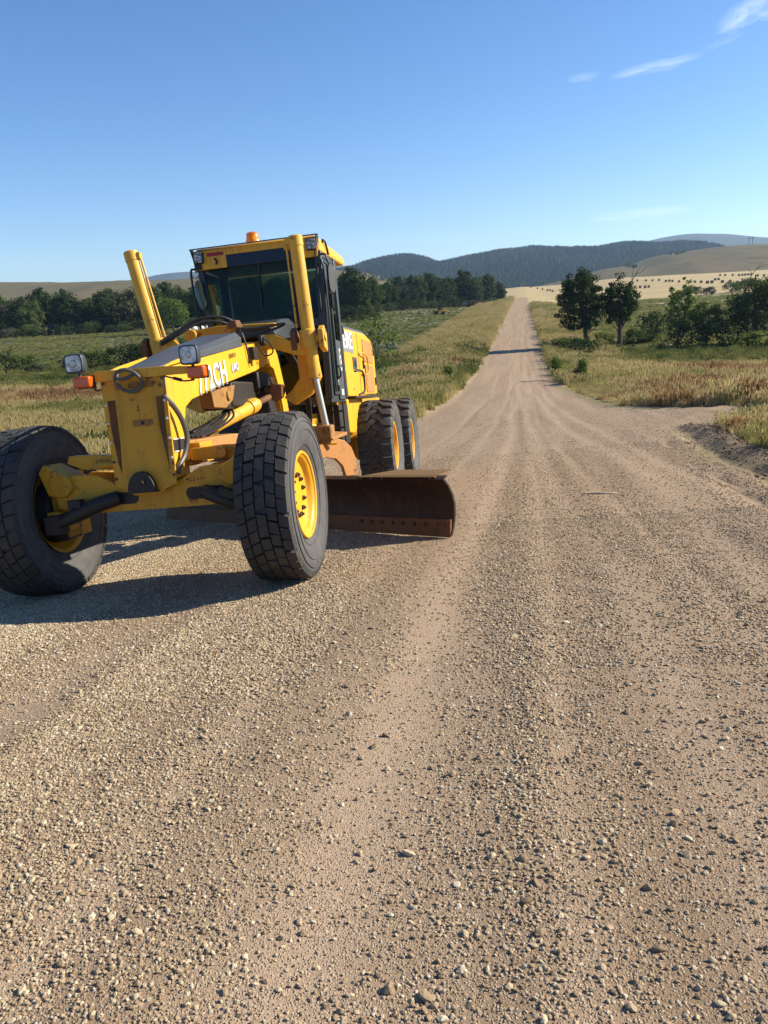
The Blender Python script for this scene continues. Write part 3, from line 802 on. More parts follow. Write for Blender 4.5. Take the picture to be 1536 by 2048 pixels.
def lt(x, y):
    n1 = fbm(x / 9, y / 9, 5); n2 = fbm(x / 3, y / 3, 71)
    t = 0.66 + 0.26 * (n2 - .5) - 0.24 * sst(0.48, 0.64, n1) * sst(20, 45, y)
    t = t + 0.34 * np.exp(-((y - 70 - 8 * (n1 - .5)) / 8) ** 2) * sst(-14, -24, x)
    return t - 0.32 * sst(74, 86, y + 8 * (n1 - .5))
grass(26000, 9.5, 34, lambda y: -0.80 * y - 3, lambda y: edge_l(y) + 0.3, lt, lambda x, y: 0.65 + 0.7 * fbm(x / 2.5, y / 2.5, 72), [0, 1, 2, 3])
grass(24000, 30, 112, lambda y: -0.80 * y - 3, lambda y: edge_l(y) + 0.2, lt, lambda x, y: 0.7 + 0.005 * y + 0.6 * fbm(x / 6, y / 6, 72), [0, 1, 3, 4])
# verge on the left: rust, gold and green weeds up to the far rise
def lv(x, y):
    n = fbm(x / 4, y / 9, 75); m = fbm(x / 2.0, y / 4, 76)
    return 0.62 + 0.9 * (n - 0.5) + 0.4 * (m - .5) + 0.10 * sst(-9, -5, x) - 0.1 * sst(-8, -16, x)
grass(13000, 28, 120, lambda y: edge_l(y) - 11, lambda y: edge_l(y) + 0.2, lv, lambda x, y: (0.55 + 0.005 * y + 1.1 * fbm(x / 3, y / 5, 77) ** 1.4) * (0.4 + 0.6 * sst(0.1, 2.5, edge_l(y) - x)), [0, 1, 3, 3])
grass(6000, 110, 420, lambda y: edge_l(y) - 14, lambda y: edge_l(y) + 0.2, lambda x, y: 0.66 + 0.5 * (fbm(x / 5, y / 14, 78) - .5), lambda x, y: 1.2 + 0.004 * y, [0, 1, 3])
def rt(x, y):
    n1 = fbm(x / 9, y / 9, 5); n2 = fbm(x / 3.5, y / 3.5, 81); n3 = fbm(x / 1.6, y / 2.2, 82)
    t = 0.66 + 0.36 * (n3 - .5) + 0.26 * sst(0.40, 0.6, n2) * sst(54, 40, y)
    t = t - 0.32 * sst(22, 19, y) * sst(0.30, 0.50, n2) + (0.10 + 0.45 * (fbm(x / .7, y / .7, 87) - .5)) * sst(22, 19, y)
    t = t + 0.38 * np.exp(-((y - 77 - 7 * (n1 - .5)) / 5.5) ** 2) * sst(10, 16, x)
    t = t - 0.36 * sst(82, 92, y + 8 * (n1 - .5)) - 0.14 * sst(44, 60, y) * sst(78, 66, y) * sst(.4, .6, n2)
    return t
grass(17000, 7.5, 34, lambda y: edge_r(y) + 0.75, lambda y: 6 + 0.62 * y, rt, lambda x, y: 0.45 + 0.35 * sst(22, 30, y) + 0.5 * fbm(x / 3, y / 3, 83) * sst(4, 8, x), [0, 1, 2, 3])
grass(24000, 27, 110, lambda y: edge_r(y) + 0.4, lambda y: 6 + 0.62 * y, rt, lambda x, y: (0.55 + 0.005 * y + 0.8 * fbm(x / 5, y / 5, 84) ** 1.5 + 0.35 * np.exp(-((y - 77) / 6) ** 2) + 0.3 * sst(44, 32, y)) * (0.35 + 0.65 * sst(0.2, 3.5, x - edge_r(y))) * (0.45 + 0.55 * sst(27, 34, y + 3 * (fbm(x / 1.5, y / 2, 86) - .5))), [0, 1, 3, 4])
grass(5000, 60, 300, lambda y: edge_r(y) + 0.1, lambda y: edge_r(y) + 9, lambda x, y: 0.60 + 0.7 * (fbm(x / 4, y / 8, 85) - .5), lambda x, y: 1.1 + 0.004 * y, [0, 1, 3])
# low crop texture of the two valley fields
grass(16000, 105, 330, lambda y: -0.80 * y - 5, lambda y: np.full_like(y, -17.0), lambda x, y: 0.30 + 0.22 * (fbm(x / 60, y / 5, 12) - .4), lambda x, y: 0.9 + 0.002 * y, [2, 4, 4])
grass(12000, 105, 310, lambda y: np.full_like(y, 7.0), lambda y: 6 + 0.4 * y, lambda x, y: 0.34 + 0.3 * (fbm(x / 70, y / 7, 15) - .4), lambda x, y: 0.9 + 0.002 * y, [2, 4, 4])
gp = np.concatenate(GP['p']); gs = np.concatenate(GP['s']); gt = np.concatenate(GP['t']); gi_ = np.concatenate(GP['i'])
N_ = len(gp)
scatter('grass', 'dry yellow, rust and green grass growing on both sides of the road', gp, gs, np.stack([rng.normal(0, .08, N_), rng.normal(0, .08, N_), rng.uniform(0, 6.28, N_)], -1), gt, gi_, grass_col)

# ------------------------------------------------------------------ trees and shrubs
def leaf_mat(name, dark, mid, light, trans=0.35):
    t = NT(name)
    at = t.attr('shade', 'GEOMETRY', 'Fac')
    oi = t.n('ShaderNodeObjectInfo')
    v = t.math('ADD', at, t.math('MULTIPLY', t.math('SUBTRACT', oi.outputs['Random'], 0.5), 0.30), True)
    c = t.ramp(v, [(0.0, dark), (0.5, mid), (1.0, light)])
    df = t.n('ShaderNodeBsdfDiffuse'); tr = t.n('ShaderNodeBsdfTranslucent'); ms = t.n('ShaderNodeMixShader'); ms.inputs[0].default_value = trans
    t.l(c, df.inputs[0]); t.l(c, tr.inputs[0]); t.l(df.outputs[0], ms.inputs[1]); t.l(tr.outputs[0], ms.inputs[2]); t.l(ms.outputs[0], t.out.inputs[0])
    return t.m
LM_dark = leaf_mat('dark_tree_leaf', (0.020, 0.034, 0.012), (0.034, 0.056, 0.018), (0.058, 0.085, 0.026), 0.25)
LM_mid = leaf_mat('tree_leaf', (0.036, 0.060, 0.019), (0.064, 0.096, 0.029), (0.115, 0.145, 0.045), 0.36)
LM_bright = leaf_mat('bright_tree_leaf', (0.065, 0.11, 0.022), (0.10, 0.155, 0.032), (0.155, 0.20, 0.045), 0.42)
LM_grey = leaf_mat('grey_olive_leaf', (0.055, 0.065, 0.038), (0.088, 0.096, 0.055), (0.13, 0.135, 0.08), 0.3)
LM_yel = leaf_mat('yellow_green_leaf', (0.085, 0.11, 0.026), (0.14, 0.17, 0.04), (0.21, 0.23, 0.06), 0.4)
def bark_mat():
    t = NT('bark'); n = t.noise(6, 5, 0.7, t.mapped((3, 3, .5)))
    return t.fin(t.mix(n, (0.045, 0.033, 0.024), (0.12, 0.095, 0.072)), 0.95, 0, t.bump(n, 0.6, 0.03), 0.1)
M['bark'] = bark_mat()
M['deadwood'] = plain('bleached_deadwood', (0.34, 0.30, 0.25), 0.9, 0.3, 8)

def grow(seed, h, tr, trunk_h, crown, limbs=9, lean=(0, 0), wob=0.12):
    """tapered trunk with limbs; returns mesh data and the limb tips.  crown = (cx, cy, cz, rx, ry, rz) ellipsoid"""
    r = random.Random(seed); mb = MB(); tips = []
    n = 7; pts = []
    for i in range(n + 1):
        f = i / n
        pts.append(Vector((lean[0] * f + r.uniform(-wob, wob) * h * 0.06 * f, lean[1] * f + r.uniform(-wob, wob) * h * 0.06 * f, h * 0.86 * f - 0.15)))
    mb.tube(pts, [tr * (1.35 if i == 0 else 1) * (1 - 0.86 * i / n) for i in range(n + 1)], 8)
    cx, cy, cz, rx, ry, rz = crown
    for k in range(limbs):
        f = r.uniform(max(0.2, trunk_h / h), 0.88); b = pts[0].lerp(pts[-1], f)
        i = min(int(f * n), n - 1); b = pts[i].lerp(pts[i + 1], f * n - i)
        a = 2 * PI * (k / limbs) + r.uniform(-.5, .5); ph = r.uniform(-0.3, 1.0)
        e = Vector((cx + rx * 0.78 * math.cos(a) * math.cos(ph), cy + ry * 0.78 * math.sin(a) * math.cos(ph), cz + rz * 0.75 * math.sin(ph)))
        m = b.lerp(e, 0.5) + Vector((r.uniform(-.1, .1) * rx, r.uniform(-.1, .1) * ry, r.uniform(0.02, .15) * rz))
        r0 = tr * (1 - 0.8 * f) * 0.6
        mb.tube(catmull([b, m, e], 3), [r0, r0 * .85, r0 * .7, r0 * .55, r0 * .42, r0 * .3, r0 * .15], 6); tips.append(e); tips.append(m.lerp(e, .5))
    return mb, tips
def crown_mesh(name, seed, crown, tips, n_clump, per, leaf, mat, clump_r=0.28, flat=0.8, holes=0.0):
    r = np.random.default_rng(seed)
    cx, cy, cz, rx, ry, rz = crown
    C = []
    for t in tips: C.append((t.x, t.y, t.z))
    while len(C) < n_clump:
        u = r.normal(size=3); u /= np.linalg.norm(u); q = r.uniform(0.45, 1.0) ** 0.5 * r.uniform(0.72, 1.06)
        if u[2] < -0.80: continue
        if holes and vnoise(np.array(u[0] * 2.2 + seed), np.array(u[2] * 2.2 + u[1] * 1.7), seed) < holes: continue
        C.append((cx + rx * q * u[0], cy + ry * q * u[1], cz + rz * q * u[2]))
    C = np.array(C[:max(n_clump, len(tips))]); nc = len(C)
    cr = min(rx, ry, rz) * clump_r * r.uniform(0.6, 1.45, nc)
    sh_c = r.uniform(0.15, 0.85, nc)
    k = np.repeat(np.arange(nc), per); N = len(k)
    u = r.normal(size=(N, 3)); u /= np.linalg.norm(u, axis=1)[:, None]
    q = r.uniform(0.25, 1.0, N) ** 0.45
    P = C[k] + u * (q * cr[k])[:, None] * np.array([1.15, 1.15, flat])
    nrm = u + r.normal(size=(N, 3)) * 0.55 + np.array([0, 0, 0.35]); nrm /= np.linalg.norm(nrm, axis=1)[:, None]
    a = r.normal(size=(N, 3)); t1 = np.cross(nrm, a); t1 /= np.linalg.norm(t1, axis=1)[:, None] + 1e-9; t2 = np.cross(nrm, t1)
    s = leaf * r.uniform(0.55, 1.35, N); l = s * r.uniform(0.5, 0.8, N)
    V = np.stack([P - t1 * s[:, None], P + t2 * l[:, None], P + t1 * s[:, None], P - t2 * l[:, None]], 1).reshape(-1, 3)
    me = bpy.data.meshes.new(name)
    me.vertices.add(4 * N); me.vertices.foreach_set('co', V.astype(np.float32).reshape(-1))
    me.loops.add(4 * N); me.polygons.add(N)
    me.loops.foreach_set('vertex_index', np.arange(4 * N, dtype=np.int32)); me.polygons.foreach_set('loop_start', np.arange(0, 4 * N, 4, dtype=np.int32))
    me.update(); me.validate()
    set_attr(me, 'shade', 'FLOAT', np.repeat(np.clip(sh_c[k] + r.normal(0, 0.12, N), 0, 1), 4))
    me.materials.append(mat)
    return me
def gz1(x, y): return float(ground_z(np.array([x]), np.array([y]))[0])
def plant(name, tm, cm, x, y, label, cat, group=None, rz=0.0, sc=(1, 1, 1), sink=0.0):
    o = empty(name, (x, y, gz1(x, y) - sink), rz); o.scale = sc
    tag(o, label, cat, group)
    if tm: mobj('trunk' if cat == 'tree' else 'stem', tm, o)
    mobj('crown' if cat == 'tree' else 'foliage', cm, o)
    return o
# --- the broadleaf belt along the creek
variants = []
for k in range(7):
    h = (11.5, 12.5, 10.5, 13, 11, 12, 9.5)[k]; rr = (3.4, 3.0, 3.8, 3.2, 4.0, 3.4, 3.2)[k]
    cr = (0, 0, h * 0.50, rr, rr, h * 0.50)
    mb, tips = grow(100 + k, h, 0.26, 2.0, cr, 10)
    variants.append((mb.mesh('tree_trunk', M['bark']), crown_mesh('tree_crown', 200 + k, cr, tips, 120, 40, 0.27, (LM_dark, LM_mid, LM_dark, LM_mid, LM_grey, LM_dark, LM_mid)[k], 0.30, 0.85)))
shrubs = []
for k in range(4):
    h = (3.2, 2.6, 3.8, 2.2)[k]; cr = (0, 0, h * 0.45, h * 0.62, h * 0.62, h * 0.48)
    mb, tips = grow(300 + k, h, 0.06, 0.3, cr, 7)
    shrubs.append((mb.mesh('shrub_stem', M['bark']), crown_mesh('shrub_foliage', 320 + k, cr, tips, 46, 30, 0.13, (LM_mid, LM_grey, LM_dark, LM_yel)[k], 0.36, 0.8)))
rt_ = random.Random(77)
belt = []
for i in range(60):          # behind the left field
    tx = -0.80 + 0.62 * (i + rt_.uniform(-.3, .3)) / 60
    belt.append((tx, 232 + rt_.uniform(-4, 34) + 20 * (tx + .45)))
for i in range(50):          # between cab and road, running obliquely towards the road
    f = (i + rt_.uniform(-.4, .4)) / 50
    belt.append((-0.27 + 0.245 * f, 262 + 108 * f + rt_.uniform(-8, 22)))
for i, (tx, y) in enumerate(belt):
    k = rt_.randrange(7); s_ = rt_.uniform(0.85, 1.25) * (1.08 if i < 60 else 0.74 + 0.50 * max(0.0, (tx + .27) / .245))
    if i >= 60 + 47: s_ *= 0.72
    tone = ('dark green', 'mid green', 'dark green', 'mid green', 'grey green', 'dark green', 'mid green')[k]
    where = ('beyond the tilted cylinder and the green field' if tx < -0.42 else 'between the tilted cylinder and the cab' if tx < -0.30 else 'behind the cab' if tx < -0.235 else 'over the engine hood' if tx < -0.13 else 'ending beside the far road')
    plant('creek_tree', variants[k][0], variants[k][1], tx * y, y, tone + ' tree in the creek belt ' + where, 'tree', tone + ' creek belt trees ' + where, rt_.uniform(0, 6.28), (s_ * rt_.uniform(.95, 1.2), s_ * rt_.uniform(.95, 1.2), s_), 0.5)
for i in range(80):
    if i < 46: tx = -0.80 + 0.62 * (i + rt_.random()) / 46; y = 222 + rt_.uniform(-3, 6) + 20 * (tx + .45)
    else: f = (i - 46 + rt_.random()) / 34; tx = -0.24 + 0.205 * f; y = 252 + 100 * f
    k = rt_.randrange(3); s_ = rt_.uniform(0.8, 1.5)
    tone = ('mid green', 'grey green', 'dark green')[k]
    where = 'beyond the green field' if tx < -0.3 else 'over the engine hood' if tx < -0.13 else 'beside the far road'
    plant('creek_shrub', shrubs[k][0], shrubs[k][1], tx * y, y, tone + ' shrub at the foot of the creek belt ' + where, 'shrub', tone + ' creek shrubs ' + where, rt_.uniform(0, 6.28), (s_, s_, s_), 0.3)
# bright tree in front of the belt
cr = (0, 0, 5.2, 4.6, 4.0, 4.6); mb, tips = grow(41, 10, 0.22, 1.2, cr, 10)
plant('bright_tree', mb.mesh('tree_trunk', M['bark']), crown_mesh('tree_crown', 42, cr, tips, 130, 40, 0.20, LM_bright, 0.26, 0.8), -89.0, 192, 'bright green tree standing in front of the darker creek belt', 'tree')
# bushes along the near creek bank
bl_ = [(-79, 104, .9, 1), (-74.5, 107, 1.1, 0), (-70, 103, .9, 1), (-66, 107, 1.2, 1), (-62.5, 106, 1.0, 2), (-59.5, 110, 1.2, 2), (-56, 110, 1.2, 2), (-53, 112, 1.15, 2), (-49.5, 112, 1.1, 0), (-47, 114, 1.0, 2), (-44, 116, 1.0, 0), (-40, 116, .9, 2)]
for (x, y, s_, k) in bl_:
    plant('creek_bush', shrubs[k][0], shrubs[k][1], x, y, ('dark green bush on the creek bank beyond the near grass', 'grey green bush on the creek bank beyond the near grass', 'dark dense bush on the creek bank beyond the near grass')[k], 'bush', 'bushes on the creek bank', rt_.uniform(0, 6), (s_ * 1.25, s_ * 1.1, s_), 0.25)
mb, tips = grow(51, 4.2, 0.16, 0.6, (0.6, 0, 2.4, 2.2, 1.8, 1.9), 8, (1.2, 0.3), 0.5)
mb.tube(catmull([(0.9, 0, 2.6), (1.3, 0, 3.5), (1.9, 0, 4.4), (2.2, 0, 4.7)], 3), 0.045, 6)
mb.tube(catmull([(1.3, 0, 3.5), (1.0, 0, 4.2), (0.7, 0, 4.8)], 3), 0.035, 6); mb.tube(catmull([(1.6, 0, 3.9), (2.4, 0, 4.1), (2.9, 0, 4.5)], 3), 0.03, 6)
plant('leaning_tree', mb.mesh('tree_trunk', M['bark']), crown_mesh('tree_crown', 52, (-0.4, 0, 2.2, 1.9, 1.6, 1.7), tips, 34, 34, 0.14, LM_mid, 0.34), -73.6, 101, 'small leaning tree with bare upper branches on the creek bank', 'tree')
# small conifer and its low green neighbour
mb = MB(); mb.tube([(0, 0, -0.2), (0, 0, 3.6)], [0.09, 0.02], 7)
rc = np.random.default_rng(5); Vc = []
for k in range(17):
    z = 0.5 + 3.0 * k / 17; rr = 1.05 * (1 - z / 3.9) + 0.08
    for a in range(9):
        an = a / 9 * 2 * PI + k; Vc.append((rr * .6 * math.cos(an), rr * .6 * math.sin(an), z))
tipsv = [Vector(v) for v in Vc]
plant('young_conifer', mb.mesh('tree_trunk', M['bark']), crown_mesh('tree_crown', 8, (0, 0, 2, .9, .9, 1.7), tipsv, 1, 22, 0.10, LM_dark, 0.30, 0.5), -61.0, 143, 'small dark conifer in the field beside the cab mirror', 'tree')
plant('field_bush', shrubs[0][0], shrubs[0][1], -66.5, 146, 'low green bush next to the small conifer', 'bush', None, 1.0, (1.5, 1.3, 0.95), 0.3)
# tall leafy weed-tree behind the engine hood
mb, tips = grow(61, 4.6, 0.07, 0.5, (0.1, 0, 2.6, 1.35, 1.1, 2.2), 9, (0.3, 0), 0.6)
plant('sapling', mb.mesh('tree_trunk', M['bark']), crown_mesh('tree_crown', 62, (0.1, 0, 2.5, 1.35, 1.1, 2.2), tips, 46, 13, 0.085, LM_bright, 0.24, 1.0, 0.2), -12.3, 64.0, 'thin leafy sapling growing behind the engine hood', 'tree', None, 0.4, (1.5, 1.5, 1.55))
# fallen dead branches by the left ditch
mb = MB(); rr = random.Random(3)
mb.tube(catmull([(-2.2, 0, 0.7), (-1, 0, 0.55), (0.4, 0.2, 0.35), (2.0, 0.1, 0.25)], 4), [0.13] * 6 + [0.16] * 7, 8)
for k in range(9):
    x = rr.uniform(-2, 1.5); mb.tube(catmull([(x, 0, 0.5), (x - rr.uniform(.2, .8), rr.uniform(-.4, .4), 0.9 + rr.uniform(-.5, .4)), (x - rr.uniform(.6, 1.6), rr.uniform(-.6, .6), 0.8 + rr.uniform(-.7, .5))], 3), 0.045, 5)
o = tag(mb.build('fallen_branch', M['deadwood'], None, loc=(0, 0, 0)), 'grey fallen dead branches in the grass beyond the engine hood', 'dead branch'); o.location = (-21.5, 128, gz1(-21.5, 128)); o.rotation_euler = (0, 0, 0.1)

# --- the trees on the right
def big_tree(name, x, y, seed, h, tr, th, crown, ncl, per, leaf, mat, label, lean=(0, 0), dead=None, clump=.26, holes=0.0, limbs=12, group=None):
    mb, tips = grow(seed, h, tr, th, crown, limbs, lean, 0.35)
    tm = mb.mesh('tree_trunk', M['bark'])
    o = plant(name, tm, crown_mesh('tree_crown', seed + 1, crown, tips, ncl, per, leaf, mat, clump, 0.85, holes), x, y, label, 'tree', group)
    if dead:
        d = MB()
        for pl, r0 in dead:
            p = catmull(pl, 4); d.tube(p, [r0 * (1 - 0.85 * i / (len(p) - 1)) for i in range(len(p))], 6)
        me = d.mesh('dead_limb', M['bark']); mobj('dead_limb', me, o)
    return o
big_tree('cottonwood', 8.7, 112, 501, 10.7, 0.36, 1.8, (-0.9, 0, 5.9, 3.2, 2.7, 4.7), 170, 84, 0.135, LM_dark, 'dark full-crowned tree by the road nearest the gravel edge', (-0.9, 0), [([(0.1, 0, 2.2), (0.9, 0, 2.6), (1.6, 0, 2.4)], .10)], 0.21, 0.18)
big_tree('cottonwood', 13.2, 113.6, 511, 9.9, 0.36, 2.2, (-0.3, 0, 6.2, 2.45, 2.2, 3.8), 120, 80, 0.135, LM_dark, 'dark tree with bare grey limbs beside the full-crowned roadside tree', (0.1, 0),
         [([(0.1, 0, 2.4), (1.0, 0, 4.2), (1.9, 0, 5.2), (2.8, 0, 6.3)], .14), ([(1.7, 0, 5.0), (2.6, 0, 5.1), (3.3, 0, 5.2)], .06), ([(1.0, 0, 8.2), (1.8, 0, 9.6), (2.5, 0, 10.9)], .08), ([(1.4, 0, 9.0), (1.5, 0, 10.0), (1.7, 0, 11.0)], .05), ([(1.9, 0, 9.8), (2.7, 0, 10.1), (3.3, 0, 10.9)], .04), ([(-0.2, 0, 2.3), (-1.2, 0, 3.4), (-1.8, 0, 3.2)], .09)], 0.22, 0.22)
big_tree('slender_tree', 20.6, 113, 521, 9.6, 0.20, 1.5, (0.4, 0, 5.0, 2.3, 1.8, 4.4), 95, 40, 0.14, LM_bright, 'slender sparse tree leaning over the fallen pale log', (1.6, 0), [([(0.4, 0, 1.4), (-1.4, 0, 3.0), (-2.6, 0, 4.3)], .07)], 0.20, 0.30)
big_tree('ash_tree', 24.2, 112, 531, 6.6, 0.18, 0.8, (0, 0, 3.9, 2.2, 2.0, 2.8), 90, 44, 0.13, LM_bright, 'round bright green tree between the slender tree and the old willow', (0.3, 0), None, 0.26, 0.12)
big_tree('old_willow', 30.5, 112, 541, 11.0, 0.50, 1.5, (1.2, 0, 5.0, 5.2, 3.4, 4.2), 240, 56, 0.15, LM_mid, 'big spreading willow with a bare crooked top limb', (-0.6, 0),
         [([(-0.6, 0, 3.5), (0.6, 0, 5.2), (1.0, 0, 7.0), (2.1, 0, 8.0)], .26), ([(0.6, 0, 5.2), (-1.2, 0, 8.2), (-0.8, 0, 9.6), (0.2, 0, 10.8)], .09), ([(-0.9, 0, 9.4), (-1.8, 0, 10.4)], .04), ([(-0.4, 0, 10.1), (0.8, 0, 10.5), (1.5, 0, 11.0)], .04), ([(-1.0, 0, 3.0), (-3.0, 0, 5.0), (-4.4, 0, 6.0)], .12), ([(-3.0, 0, 5.0), (-3.6, 0, 6.4)], .05)], 0.22, 0.22)
big_tree('old_willow', 37.5, 115, 551, 9.5, 0.4, 1.5, (0, 0, 5.4, 4.2, 3.2, 3.6), 150, 44, 0.155, LM_mid, 'willow at the far end of the clump beyond the crooked one', (0.5, 0), None, 0.24, 0.15)
for (x, y, s_, k, lab) in ((28.0, 105.5, 1.35, 3, 'yellow green shrub below the crooked willow'), (31.5, 106, 1.1, 3, 'yellow green shrub below the crooked willow'), (34.5, 106.5, 1.3, 0, 'mid green shrub below the crooked willow'), (25.5, 108.5, 1.3, 2, 'dark shrub in the shade of the round green tree'), (22.0, 110, 1.2, 2, 'dark shrub in the shade of the round green tree'),
                           (18.2, 120, 1.2, 3, 'light green undergrowth shrub behind the fallen log'), (16.2, 118, 1.0, 0, 'light green undergrowth shrub behind the fallen log'), (20.0, 122, 1.4, 2, 'light green undergrowth shrub behind the fallen log'), (11.5, 119, 1.0, 3, 'low shrub between the two dark roadside trees'), (6.3, 104, 0.9, 0, 'low shrub at the foot of the roadside tree'), (7.2, 98, 0.8, 2, 'low shrub at the foot of the roadside tree'), (5.2, 108, 1.0, 3, 'low shrub at the foot of the roadside tree'),
                           (40.0, 108, 1.5, 0, 'mid green shrub at the clump end beyond the willow'), (43.0, 110, 1.6, 2, 'dark shrub at the clump end beyond the willow')):
    plant('shrub', shrubs[k][0], shrubs[k][1], x, y, lab, 'shrub', 'shrubs around the willow clump', rt_.uniform(0, 6), (s_ * 1.2, s_, s_), 0.3)
mb = MB(); mb.tube(catmull([(-3.6, 0, 0.28), (-2, 0.1, 0.40), (0, 0, 0.45), (2.2, 0, 0.6), (4.5, 0.2, 0.5)], 4), [0.17] * 5 + [0.24] * 12, 9); mb.tube(catmull([(1.5, 0, 0.6), (2.4, 0, 1.1), (3.2, 0, 1.0)], 3), 0.07, 6); mb.tube(catmull([(-2, 0, 0.4), (-3, .2, 0.7), (-3.9, .3, 0.62)], 3), 0.06, 6)
o = tag(mb.build('fallen_log', M['deadwood'], None, loc=(0, 0, 0)), 'pale fallen log lying in front of the slender tree', 'log'); o.location = (17.4, 112.5, gz1(17.4, 112.5) - 0.1); o.scale = (0.62, 0.62, 0.62); o.rotation_euler.z = 0.25
# green bushes at the road edge
mb = MB(); vb_tips = []
rvb = random.Random(8)
for k in range(16):
    a = rvb.uniform(0, 6.28); q = rvb.uniform(0.05, 0.42); e = Vector((q * math.cos(a), q * math.sin(a), rvb.uniform(0.9, 1.7)))
    mb.tube([(0.1 * math.cos(a), 0.1 * math.sin(a), -0.1), e * 0.5, e], [0.015, 0.012, 0.005], 5); vb_tips += [e * 0.45, e * 0.7, e * 0.9, e]
vb = (mb.mesh('bush_stem', M['bark']), crown_mesh('bush_foliage', 77, (0, 0, 0.9, 0.6, 0.6, 0.8), vb_tips, 66, 34, 0.055, LM_bright, 0.30, 1.4))
for (x, y, s_, k, lab) in ((2.75, 68.5, 0.85, 0, 'upright green bush at the right road edge nearest the gravel'), (4.5, 62.5, 0.85, 0, 'upright green bush set back from the right road edge in golden grass'), (-6.6, 70, 0.75, 0, 'dark green weedy bush on the left verge in rust grass'), (-7.8, 60.0, 0.62, 3, 'low light green weed patch on the left verge')):
    plant('verge_bush', vb[0], vb[1], x, y, lab, 'bush', None, rt_.uniform(0, 6), (s_ * 1.45, s_ * 1.45, s_ * 1.35) if k == 0 else (s_ * 1.9, s_ * 1.9, s_ * 1.1), 0.1)
# scattered far bushes on the right field margins and the hills
for (x, y, s_, k) in ((62, 320, 1.2, 2), (66, 326, 1.0, 2), (70, 322, 1.3, 1), (80, 330, 1.5, 0), (84, 334, 1.1, 2), (97, 372, 1.5, 0), (112, 390, 1.3, 2), (58, 316, 1.0, 1)):
    plant('field_margin_bush', shrubs[k][0], shrubs[k][1], x, y, 'small dark bush along the edge of the straw field', 'bush', 'bushes along the straw field', rt_.uniform(0, 6), (s_ * 1.4, s_ * 1.2, s_ * 1.1), 0.3)

# forests on the far hills: tens of thousands of conifers nobody could count
cone_ms = []
for k in range(3):
    mb = MB(); r_ = random.Random(k)
    for (z0, z1, rr) in ((0.5, 5, 2.1), (3.2, 8, 1.6), (6, 11, 1.05)):
        n = 7; b = len(mb.v)
        ring = [(rr * r_.uniform(.75, 1.2) * math.cos(2 * PI * i / n), rr * r_.uniform(.75, 1.2) * math.sin(2 * PI * i / n), z0 + r_.uniform(-.4, .4)) for i in range(n)]
        mb.add(ring + [(r_.uniform(-.2, .2), r_.uniform(-.2, .2), z1)], [(i, (i + 1) % n, n) for i in range(n)])
    cone_ms.append(mb.mesh('pine', None if False else LM_dark, 0))
def pine_mat():
    t = NT('pine_needles'); ti = t.attr('tint', 'INSTANCER', 'Fac')
    return t.fin(t.ramp(ti, [(0.0, (0.016, 0.028, 0.013)), (0.6, (0.034, 0.050, 0.020)), (1.0, (0.070, 0.080, 0.034))]), 0.9, 0, None, 0.1)
PM = pine_mat()
for m in cone_ms: m.materials.clear(); m.materials.append(PM)
pine_col = hidden_variants('pine', cone_ms)
def on_ridge(V, n, t0, t1, xa, xb, keep):
    nt, nx = V.shape[:2]
    a = rng.uniform(t0, t1, n) * (nt - 1); b = rng.uniform(xa, xb, n) * (nx - 1)
    i = np.clip(a.astype(int), 0, nt - 2); j = np.clip(b.astype(int), 0, nx - 2); fa = (a - i)[:, None]; fb = (b - j)[:, None]
    P = (V[i, j] * (1 - fb) + V[i, j + 1] * fb) * (1 - fa) + (V[i + 1, j] * (1 - fb) + V[i + 1, j + 1] * fb) * fa
    return P[keep(P)]
P1 = on_ridge(FHV, 30000, 0.05, 0.68, 0.06, 0.92, lambda P: rng.uniform(0, 1, len(P)) < np.where(P[:, 0] / P[:, 1] < -0.06, sst(0.40, 0.52, fbm(P[:, 0] / 260, P[:, 1] / 300, 88)) + sst(60, 105, P[:, 2]), 1.0))
P2 = on_ridge(LHV, 9000, 0.10, 0.53, 0.15, 0.98, lambda P: (fbm(P[:, 0] / 90, P[:, 1] / 120, 91) > 0.57) & (P[:, 0] / P[:, 1] > -0.50))
P3 = on_ridge(RHV, 300, 0.30, 0.45, 0.16, 0.22, lambda P: fbm(P[:, 0] / 40, P[:, 1] / 60, 93) > 0.5)
for nm, P, lb, sc_ in (('pine_forest', P1, 'dense dark pine forest covering the hills at the valley end', 1.25), ('hillside_woods', np.concatenate([P2, P3]), 'scattered dark groves in the folds of the grass hills', 0.42)):
    n = len(P); s_ = sc_ * rng.uniform(0.7, 1.25, n)
    scatter(nm, lb, P - np.array([0, 0, 0.6]), np.stack([s_ * 1.15, s_ * 1.15, s_], -1), np.stack([np.zeros(n), np.zeros(n), rng.uniform(0, 6.28, n)], -1), np.clip(1.5 * fbm(P[:, 0] / 170, P[:, 1] / 220, 95, 3) - 0.35 + rng.normal(0, 0.16, n), 0, 1), rng.integers(0, 3, n), pine_col)

